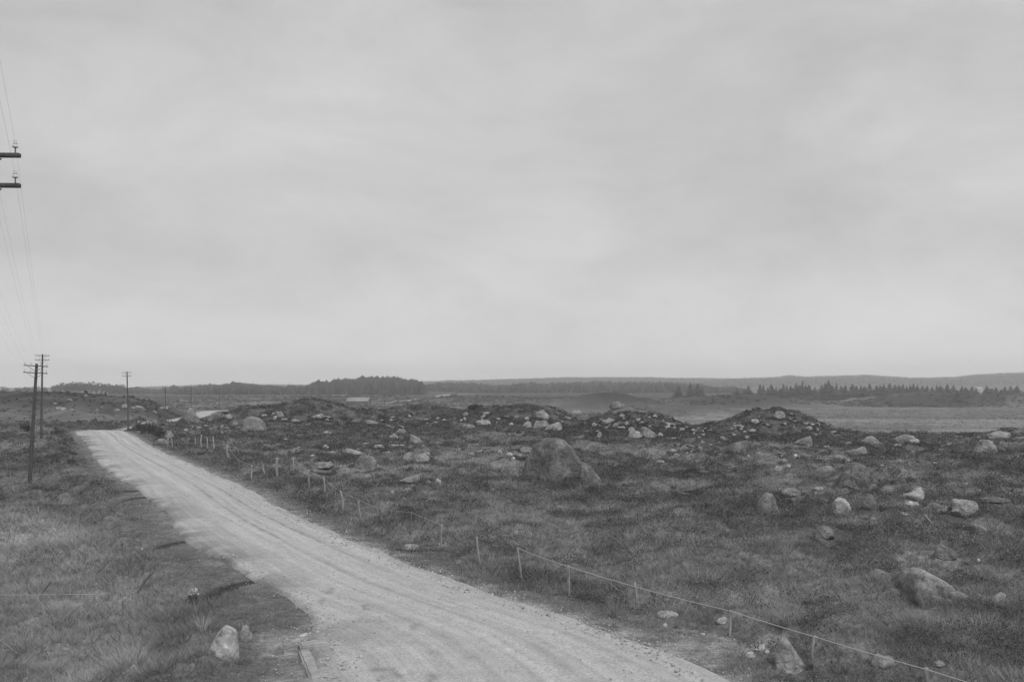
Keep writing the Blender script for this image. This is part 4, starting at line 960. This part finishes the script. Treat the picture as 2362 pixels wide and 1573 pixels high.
# far woods that read as one mass
def wood(name, n, seed, pxr, dr, toprow, hm, conif, tone, label, rough_=8, wide=.3):
    rg = np.random.default_rng(seed); cs, fs, ts, o = [], [], [], 0
    vi, fi = ico(1)
    px = rg.uniform(*pxr, n); d = rg.uniform(*dr, n); x = (px - CX) / F * d
    z = land(x, d, False)[0]; hh = rg.uniform(*hm, n) * (.8 + .4 * fbm(px, d, 30, 2, seed))
    trow = EYE - (P(px, toprow) + (fbm(px, px * 0 + seed, 26, 4, seed) - .5) * rough_ - HZ) / F * d
    hh = np.minimum(hh, np.maximum(trow - z, 2.5) * np.where(rg.random(n) < .12, rg.uniform(1.0, 1.2, n), rg.uniform(.66, 1.0, n)))
    for i in range(n):
        if rg.random() < conif:
            k = 7; a = np.linspace(0, 6.28, k, endpoint=False) + rg.random()
            r = hh[i] * wide * .62
            ring = np.stack([np.cos(a) * r, np.sin(a) * r, np.full(k, .12)], 1) * rg.uniform(.75, 1.25, (k, 1)); r2 = np.stack([np.cos(a + .4) * r * .5, np.sin(a + .4) * r * .5, np.full(k, .55)], 1) * rg.uniform(.8, 1.2, (k, 1))
            c = np.vstack([ring, r2, [[0, 0, 1]]]) * np.array([1, 1, hh[i]]); j = np.arange(k)
            f = np.vstack([np.stack([j, (j + 1) % k, k + j], 1), np.stack([(j + 1) % k, k + (j + 1) % k, k + j], 1), np.stack([k + j, k + (j + 1) % k, np.full(k, 2 * k)], 1)])
        else:
            c = vi * rg.uniform(.72, 1.25, (len(vi), 1)) * np.array([hh[i] * wide, hh[i] * wide, hh[i] * .45]) + np.array([0, 0, hh[i] * .55]); f = fi
        cs.append(c + np.array([x[i], d[i], z[i]])); fs.append(f + o); o += len(c)
        ts.append(np.full(len(c), tone * rg.uniform(.65, 1.35)))
    ob = link(name, mesh_np(name, np.vstack(cs), np.vstack(fs), {'tone': np.concatenate(ts)}), M_TREE); tag(ob, label, 'wood', kind='stuff')
wood('pine_wood', 2000, 1, (708, 985), (790, 1010), [(708, 888), (735, 880), (770, 877), (830, 869), (880, 868), (925, 869), (952, 874), (968, 882), (985, 889)], (8, 13), .75, .036, 'dark pine wood capping the low hill behind the barn')
wood('mixed_wood', 2100, 2, (400, 725), (790, 1080), [(400, 897), (455, 893), (490, 889), (520, 884), (540, 884), (600, 888), (640, 890), (665, 890), (700, 889), (725, 884)], (7, 11), .4, .042, 'long dark mixed wood on the ridge beyond the heath hill')
wood('hazy_wood', 1300, 3, (250, 520), (900, 1320), [(250, 893), (300, 894), (350, 896), (390, 897), (400, 892), (440, 893), (460, 890), (480, 889), (520, 890)], (7, 11), .2, .06, 'pale hazy wood closing the gap behind the telegraph poles')
wood('ridge_wood', 3800, 4, (960, 1720), (960, 1380), [(960, 888), (1010, 882), (1060, 884), (1110, 886), (1160, 886), (1230, 884), (1300, 881), (1380, 878), (1450, 878), (1520, 881), (1600, 884), (1720, 896)], (7, 12), .45, .038, 'long dark wood on the ridge across the middle distance', 11)
wood('distant_forest', 6500, 5, (1020, 2500), (1900, 2420), [(1020, 882), (1250, 880), (1400, 880), (1550, 880), (1600, 879), (1700, 874), (1790, 873), (1820, 869), (1860, 872), (2000, 868), (2090, 873), (2140, 874), (2200, 872), (2250, 867), (2330, 864), (2500, 860)], (9, 15), .4, .05, 'distant pale forest clothing the far hills', 4, wide=.36)
wood('far_skyline_wood', 1300, 6, (-120, 700), (2000, 2450), [(-120, 893), (120, 893), (300, 894), (700, 887)], (8, 13), .3, .06, 'faint distant wood along the skyline past the pole line', wide=.36)

# ------------------------------------------------------------------ buildings far off
def house(px0, px1, base, eave, ridge, d, label, name, wallm, roofm, deep=8, rz=0.0):
    xc = ((px0 + px1) / 2 - CX) / F * d; W_ = (px1 - px0) / F * d; zb = EYE - (base - HZ) / F * d; he = (base - eave) / F * d; hr = (base - ridge) / F * d
    root = empty(name, (xc, d + deep / 2, zb), rz); tag(root, label, 'barn' if 'barn' in name else 'house')
    c, q = box_np(0, 0, he / 2 - 1, W_, deep, he + 2); wl = link('wall', mesh_np('wall', c, q), wallm, root)
    e = .4; a, b = W_ / 2 + e, deep / 2 + e; tk = .15
    co = np.array([(-a, -b, he), (a, -b, he), (a, 0, hr), (-a, 0, hr), (-a, b, he), (a, b, he)]); co = np.vstack([co, co + (0, 0, tk)])
    f = np.array([(6, 7, 8, 9), (9, 8, 11, 10), (0, 3, 2, 1), (3, 4, 5, 2), (0, 1, 7, 6), (5, 4, 10, 11)])
    link('roof', mesh_np('roof', co, [f, np.array([(0, 6, 9, 3), (3, 9, 10, 4), (1, 2, 8, 7), (2, 5, 11, 8)])]), roofm, root)
    g = np.array([(-W_ / 2, -deep / 2, he), (-W_ / 2, deep / 2, he), (-W_ / 2, 0, hr), (W_ / 2, -deep / 2, he), (W_ / 2, deep / 2, he), (W_ / 2, 0, hr)])
    link('gable', mesh_np('gable', g, np.array([(0, 2, 1), (3, 4, 5)])), wallm, root)
    c, q = box_np(0, -deep / 2 - .03, he * .4, W_ * .12, .06, he * .8); link('door', mesh_np('door', c, q), M_DARKPOST, root)
    return root
house(799, 847, 928, 926, 917, 480, 'long low barn with pale sloping roof in front of the pine wood', 'barn', mat_plain('barn wall', .12, .9), mat_plain('barn roof', .27, .8, .25, .8), 14)
house(668, 680, 919, 916, 912, 760, 'tiny pale cottage on the slope left of the stubble field', 'cottage', M_WALL, mat_plain('grey roof', .2, .8), 6)
house(2254, 2268, 904, 898, 893, 740, 'white farmhouse gable showing among the trees of the long line', 'farmhouse', M_WALL, M_ROOF, 7)
# ------------------------------------------------------------------ ground cover
def tufts(n, r0, r1, seed, p=1.5):
    rg = np.random.default_rng(seed); e = 2 - p
    r = (r0 ** e + rg.random(n) * (r1 ** e - r0 ** e)) ** (1 / e)
    th = np.radians(rg.uniform(-37, 37, n))
    x, y = r * np.sin(th), r * np.cos(th)
    z, rd, side, px, d = land(x, y)
    keep = np.ones(n, bool)
    for fx, fy, fa, fb in FOOT:
        keep &= ((x - fx) / (fa * .92)) ** 2 + ((y - fy) / (fb * .92)) ** 2 > .72
    keep &= ~((np.abs(x - CULV[0]) < CULV[2]) & (np.abs(y - CULV[1]) < CULV[3]))
    keep &= notch_field(x, y) > .85
    return rg, x, y, z, rd, side, px, d, keep
def blades(rg, x, y, z, h, wd, spread, lean, nb, tone, tjit=.22, droop=.0):
    """triangular blades, nb per tuft"""
    n = len(x); m = n * nb
    X, Y, Z, Hh, W, Sp, Ln, T = [np.repeat(v, nb) for v in (x, y, z, h, wd, spread, lean, tone)]
    a = rg.uniform(0, 2 * math.pi, m); rad = np.sqrt(rg.random(m)) * Sp
    bx, by = X + np.cos(a) * rad, Y + np.sin(a) * rad
    hh = Hh * rg.uniform(.55, 1.15, m)
    la = a + rg.normal(0, .7, m); ll = Ln * hh * rg.uniform(.2, 1.3, m)
    fa = rg.uniform(0, math.pi, m); ww = W * rg.uniform(.6, 1.3, m)
    v0 = np.stack([bx - np.cos(fa) * ww / 2, by - np.sin(fa) * ww / 2, Z - .03], 1)
    v1 = np.stack([bx + np.cos(fa) * ww / 2, by + np.sin(fa) * ww / 2, Z - .03], 1)
    v2 = np.stack([bx + np.cos(la) * ll, by + np.sin(la) * ll, Z + hh], 1)
    co = np.stack([v0, v1, v2], 1).reshape(-1, 3)
    t = T * (1 + rg.uniform(-tjit, tjit, m))
    return co, np.repeat(t, 3)
def sprigs(rg, x, y, z, rad, h, size, nb, tone, tjit=.24):
    """small leafy triangles filling a low dome"""
    n = len(x); m = n * nb
    X, Y, Z, R_, Hh, Sz, T = [np.repeat(v, nb) for v in (x, y, z, rad, h, size, tone)]
    a = rg.uniform(0, 2 * math.pi, m); q = np.sqrt(rg.random(m)); up = rg.random(m) ** .6
    px_, py_ = X + np.cos(a) * q * R_, Y + np.sin(a) * q * R_
    pz_ = Z + up * Hh * np.sqrt(np.maximum(1 - q * q, .05))
    u = rg.normal(size=(m, 3)); u[:, 2] += .5; u /= np.linalg.norm(u, axis=1)[:, None]
    w_ = rg.normal(size=(m, 3)); w_ -= (w_ * u).sum(1)[:, None] * u; w_ /= np.linalg.norm(w_, axis=1)[:, None]
    c = np.stack([px_, py_, pz_], 1); s = (Sz * rg.uniform(.6, 1.3, m))[:, None]
    co = np.stack([c - w_ * s * .4, c + w_ * s * .4, c + u * s], 1).reshape(-1, 3)
    return co, np.repeat(T * (1 + rg.uniform(-tjit, tjit, m)), 3)
def tri_mesh(name, parts, mat):
    co = np.vstack([p[0] for p in parts]); t = np.concatenate([p[1] for p in parts])
    return link(name, mesh_np(name, co, np.arange(len(co)).reshape(-1, 3), {'tone': np.clip(t, .02, .5)}), mat)
G, Hs = [], []
# pale bent grass everywhere it grows, finer and denser near
rg, x, y, z, rd, side, px, d, keep = tufts(190000, 10, 170, 11)
ha = heather_amount(x, y); tb = tone_of(x, y, rd, side, px, d)
bog = (side < 0) & (d < 60)
short = 1 - .62 * (1 - sst(.3, 3.0, rd)) * (d < 130)
keep &= (rd > .05) & ((ha < .75) | bog | (rd < 2.2) | (rg.random(len(x)) < .25))
creep = (rd > np.where(side < 0, -2.2, -.6)) & (rd < .06) & (fbm(x, y, 1.5, 3, 131) > .50 - .10 * rd) & (d > 12) & (d < 60)
short = np.where(creep, .22, short)
keep |= creep & (rg.random(len(x)) < .7)
k = keep
tus = fbm(x, y, .9, 2, 143)
hgt = (.09 + .30 * np.clip((tus - .3) * 1.8, 0, 1) * fbm(x, y, 3, 2, 141) * 1.6 + .07 * bog * sst(1.5, 4, rd)) * short * (1 - .35 * sst(60, 150, d))
wdt = np.maximum(.012, d * .00062)
G.append(blades(rg, x[k], y[k], z[k], hgt[k], wdt[k], (.10 + .0022 * d)[k], np.full(k.sum(), 1.25), 9, (tb * (.92 + .6 * np.clip((tus - .35) * 2, 0, 1)))[k]))
# heather and ling in darker cushions
rg, x, y, z, rd, side, px, d, keep = tufts(120000, 10, 200, 12)
ha = heather_amount(x, y); tb = tone_of(x, y, rd, side, px, d)
bog = (side < 0) & (d < 55) & (px > -50) & (fbm(x, y, 3, 2, 151) < .62)
meadow = (px > 1900) & (d > 118)
k = keep & (rd > .9) & ~bog & ~meadow & ((ha > .25) | (d > 95)) & (rg.random(len(x)) < .1 + .9 * ha)
rad = (.16 + .20 * rg.random(len(x)) + .0016 * d) * (.6 + .6 * ha)
hh = rad * rg.uniform(.55, 1.05, len(x)) * np.where(rd < 2.5, .6, 1)
Hs.append(sprigs(rg, x[k], y[k], z[k], rad[k], hh[k], np.maximum(.026, .0013 * d)[k], 24, (np.minimum(tb * 1.0, .17) * rg.uniform(.6, 1.3, len(x)))[k]))
# taller dark bushes of heather on the hollows and along the verge
rg, x, y, z, rd, side, px, d, keep = tufts(15000, 14, 210, 13)
k = keep & (rd > 1.2) & (fbm(x, y, 2.4, 3, 161) > .55) & ~((side < 0) & (d < 48)) & ~((px > 1900) & (d > 116))
rad = rg.uniform(.22, .55, len(x)) * (1 + d / 220); hh = rad * rg.uniform(.6, 1.0, len(x))
Hs.append(sprigs(rg, x[k], y[k], z[k], rad[k], hh[k], np.maximum(.035, .0014 * d)[k], 70, (.09 * rg.uniform(.6, 1.3, len(x)))[k]))
# heather and grass grown up against the larger boulders
rg = np.random.default_rng(17); bx, by, bs = [], [], []
for fx, fy, fa, fb in FOOT:
    if fa < .38 or fy > 200: continue
    m = int(np.clip(fa * 26, 8, 40)); an = rg.uniform(math.pi * .9, math.pi * 2.1, m); q = rg.uniform(.92, 1.2, m)
    bx += list(fx + np.cos(an) * fa * q); by += list(fy + np.sin(an) * fb * q); bs += list(np.full(m, .11 + .08 * min(fa, 2)) * rg.uniform(.5, 1.2, m))
x, y, rad = np.array(bx), np.array(by), np.array(bs); z, rd, side, px, d = land(x, y); tb = tone_of(x, y, rd, side, px, d)
k = rd > .4
Hs.append(sprigs(rg, x[k], y[k], z[k], rad[k], (rad * rg.uniform(.6, 1.1, len(x)))[k], np.maximum(.03, .0013 * d)[k], 40, (np.minimum(tb, .16) * rg.uniform(.6, 1.15, len(x)))[k]))
G.append(blades(rg, x[k], y[k] , z[k], (rad * 1.1)[k], np.maximum(.012, d * .0006)[k], rad[k], np.full(k.sum(), 1.0), 14, (tb * 1.1)[k]))
# clumps on the farther slopes, larger and sparser
rg, x, y, z, rd, side, px, d, keep = tufts(42000, 165, 640, 14, 1.6)
tb = tone_of(x, y, rd, side, px, d)
k = keep & (rd > 1.5) & ~((px < 490) & (d < 310) & (rg.random(len(x)) < .65)) & (fbm(x, y, 14, 3, 171) + .12 * rg.normal(size=len(x)) > .53) & ~((px > 1230) & (px < 1580) & (d > 330) & (d < 520)) & ~((px > 1500) & (d < 520) & (d > 150))
rad = rg.uniform(.35, .8, len(x)) * (.6 + d / 420) * np.where((px < 490) & (d < 310), .45, 1); hh = rad * rg.uniform(.35, .8, len(x))
Hs.append(sprigs(rg, x[k], y[k], z[k], rad[k], hh[k], (.0014 * d)[k], 16, (tb * rg.uniform(.6, 1.15, len(x)))[k]))
# short tussocks of the flat meadow
rg, x, y, z, rd, side, px, d, keep = tufts(26000, 125, 520, 15, 1.5)
tb = tone_of(x, y, rd, side, px, d)
k = keep & (px > 1480) & (d > 135) & (fbm(x * .4, y, 9, 3, 181) > .46)
G.append(blades(rg, x[k], y[k], z[k], rg.uniform(.12, .32, k.sum()), (.0012 * d)[k], (.3 + .002 * d)[k], np.full(k.sum(), .8), 6, (tb * rg.uniform(.85, 1.2, len(x)))[k]))
grass = tri_mesh('grass', G, M_PLANT); tag(grass, 'pale rough bent grass growing over the moor and verges', 'grass', kind='stuff')
heather = tri_mesh('heather', Hs, M_PLANT); tag(heather, 'dark low heather cushions covering the stony moor', 'heather', kind='stuff')
# loose gravel along the road's edges
rg = np.random.default_rng(21); n = 13000
sv = rg.uniform(6, 110, n) ** 1.0; sv = 6 + (sv - 6) * rg.random(n) ** .8
lw = np.interp(sv, ss, wid)
sidep = rg.random(n) < .62
off = np.abs(rg.normal(0, .55, n)) * rg.choice([-1, 1, -1], n)
off += np.where(sidep, np.interp(sv, ss, edge_r), np.interp(sv, ss, edge_l))
uu = np.where(sidep, 1 + off / lw, -off / lw)
mid = rg.random(n) < .34; uu = np.where(mid, rg.random(n), uu)
lx, ly, rx, ry = [np.interp(sv, ss, v) for v in (LX, LY, RX, RY)]
leftg = ~sidep & ~mid & (sv > 14) & (rg.random(n) < .85); uu = np.where(leftg, np.abs(uu) * .6 + .01, uu)
x, y = lx + (rx - lx) * uu, ly + (ry - ly) * uu
on = (uu > 0) & (uu < 1)
z = np.where(on, .10 * (1 - (2 * uu - 1) ** 2) - .10 * (1 - sst(0, .05, np.minimum(uu, 1 - uu))), land(x, y)[0])
sz = rg.uniform(.008, .032, n) * np.where(rg.random(n) < .1, 1.8, 1) * (1 + sv / 220) * np.where(mid | leftg, .55, 1)
oc = np.array([(1, 0, 0), (0, 1, 0), (-1, 0, 0), (0, -1, 0), (0, 0, .8), (0, 0, -.5)], float)
of = np.array([(0, 1, 4), (1, 2, 4), (2, 3, 4), (3, 0, 4), (1, 0, 5), (2, 1, 5), (3, 2, 5), (0, 3, 5)])
V = oc[None] * rg.uniform(.6, 1.3, (n, 6, 1)) * sz[:, None, None]
an = rg.uniform(0, 6.28, n); ca, sa = np.cos(an)[:, None], np.sin(an)[:, None]
V = np.stack([V[..., 0] * ca - V[..., 1] * sa, V[..., 0] * sa + V[..., 1] * ca, V[..., 2]], -1) + np.stack([x, y, z + sz * .2], -1)[:, None]
fa = (of[None] + 6 * np.arange(n)[:, None, None]).reshape(-1, 3)
gravel = link('gravel', mesh_np('gravel', V.reshape(-1, 3), fa, {'tone': np.repeat(rg.uniform(.27, .52, n), 6)}), M_PLANT)
tag(gravel, 'loose pale gravel spilled along the road edges', 'gravel', kind='stuff')
HAZE, HAZE_TOP, co_min = 0.00038, 72.0, gz.min()
# ------------------------------------------------------------------ haze
def haze(x0, x1, y0, y1, z0, z1, dens):
    co = [(x, y, z) for z in (z0, z1) for y in (y0, y1) for x in (x0, x1)]
    f = np.array([(0, 2, 3, 1), (4, 5, 7, 6), (0, 1, 5, 4), (2, 6, 7, 3), (0, 4, 6, 2), (1, 3, 7, 5)])
    m = bpy.data.materials.new('thin air haze'); m.use_nodes = True; t = m.node_tree; t.nodes.clear()
    o = t.nodes.new('ShaderNodeOutputMaterial'); v = t.nodes.new('ShaderNodeVolumePrincipled')
    v.inputs['Color'].default_value = (.96, .96, .96, 1); v.inputs['Density'].default_value = dens
    t.links.new(v.outputs[0], o.inputs['Volume'])
    tag(link('haze', mesh_np('haze', co, f), m), 'thin pale haze hanging over the whole moor', 'haze', kind='stuff')
haze(-2850, 2850, -2850, 2850, float(co_min) - 1, HAZE_TOP, HAZE)
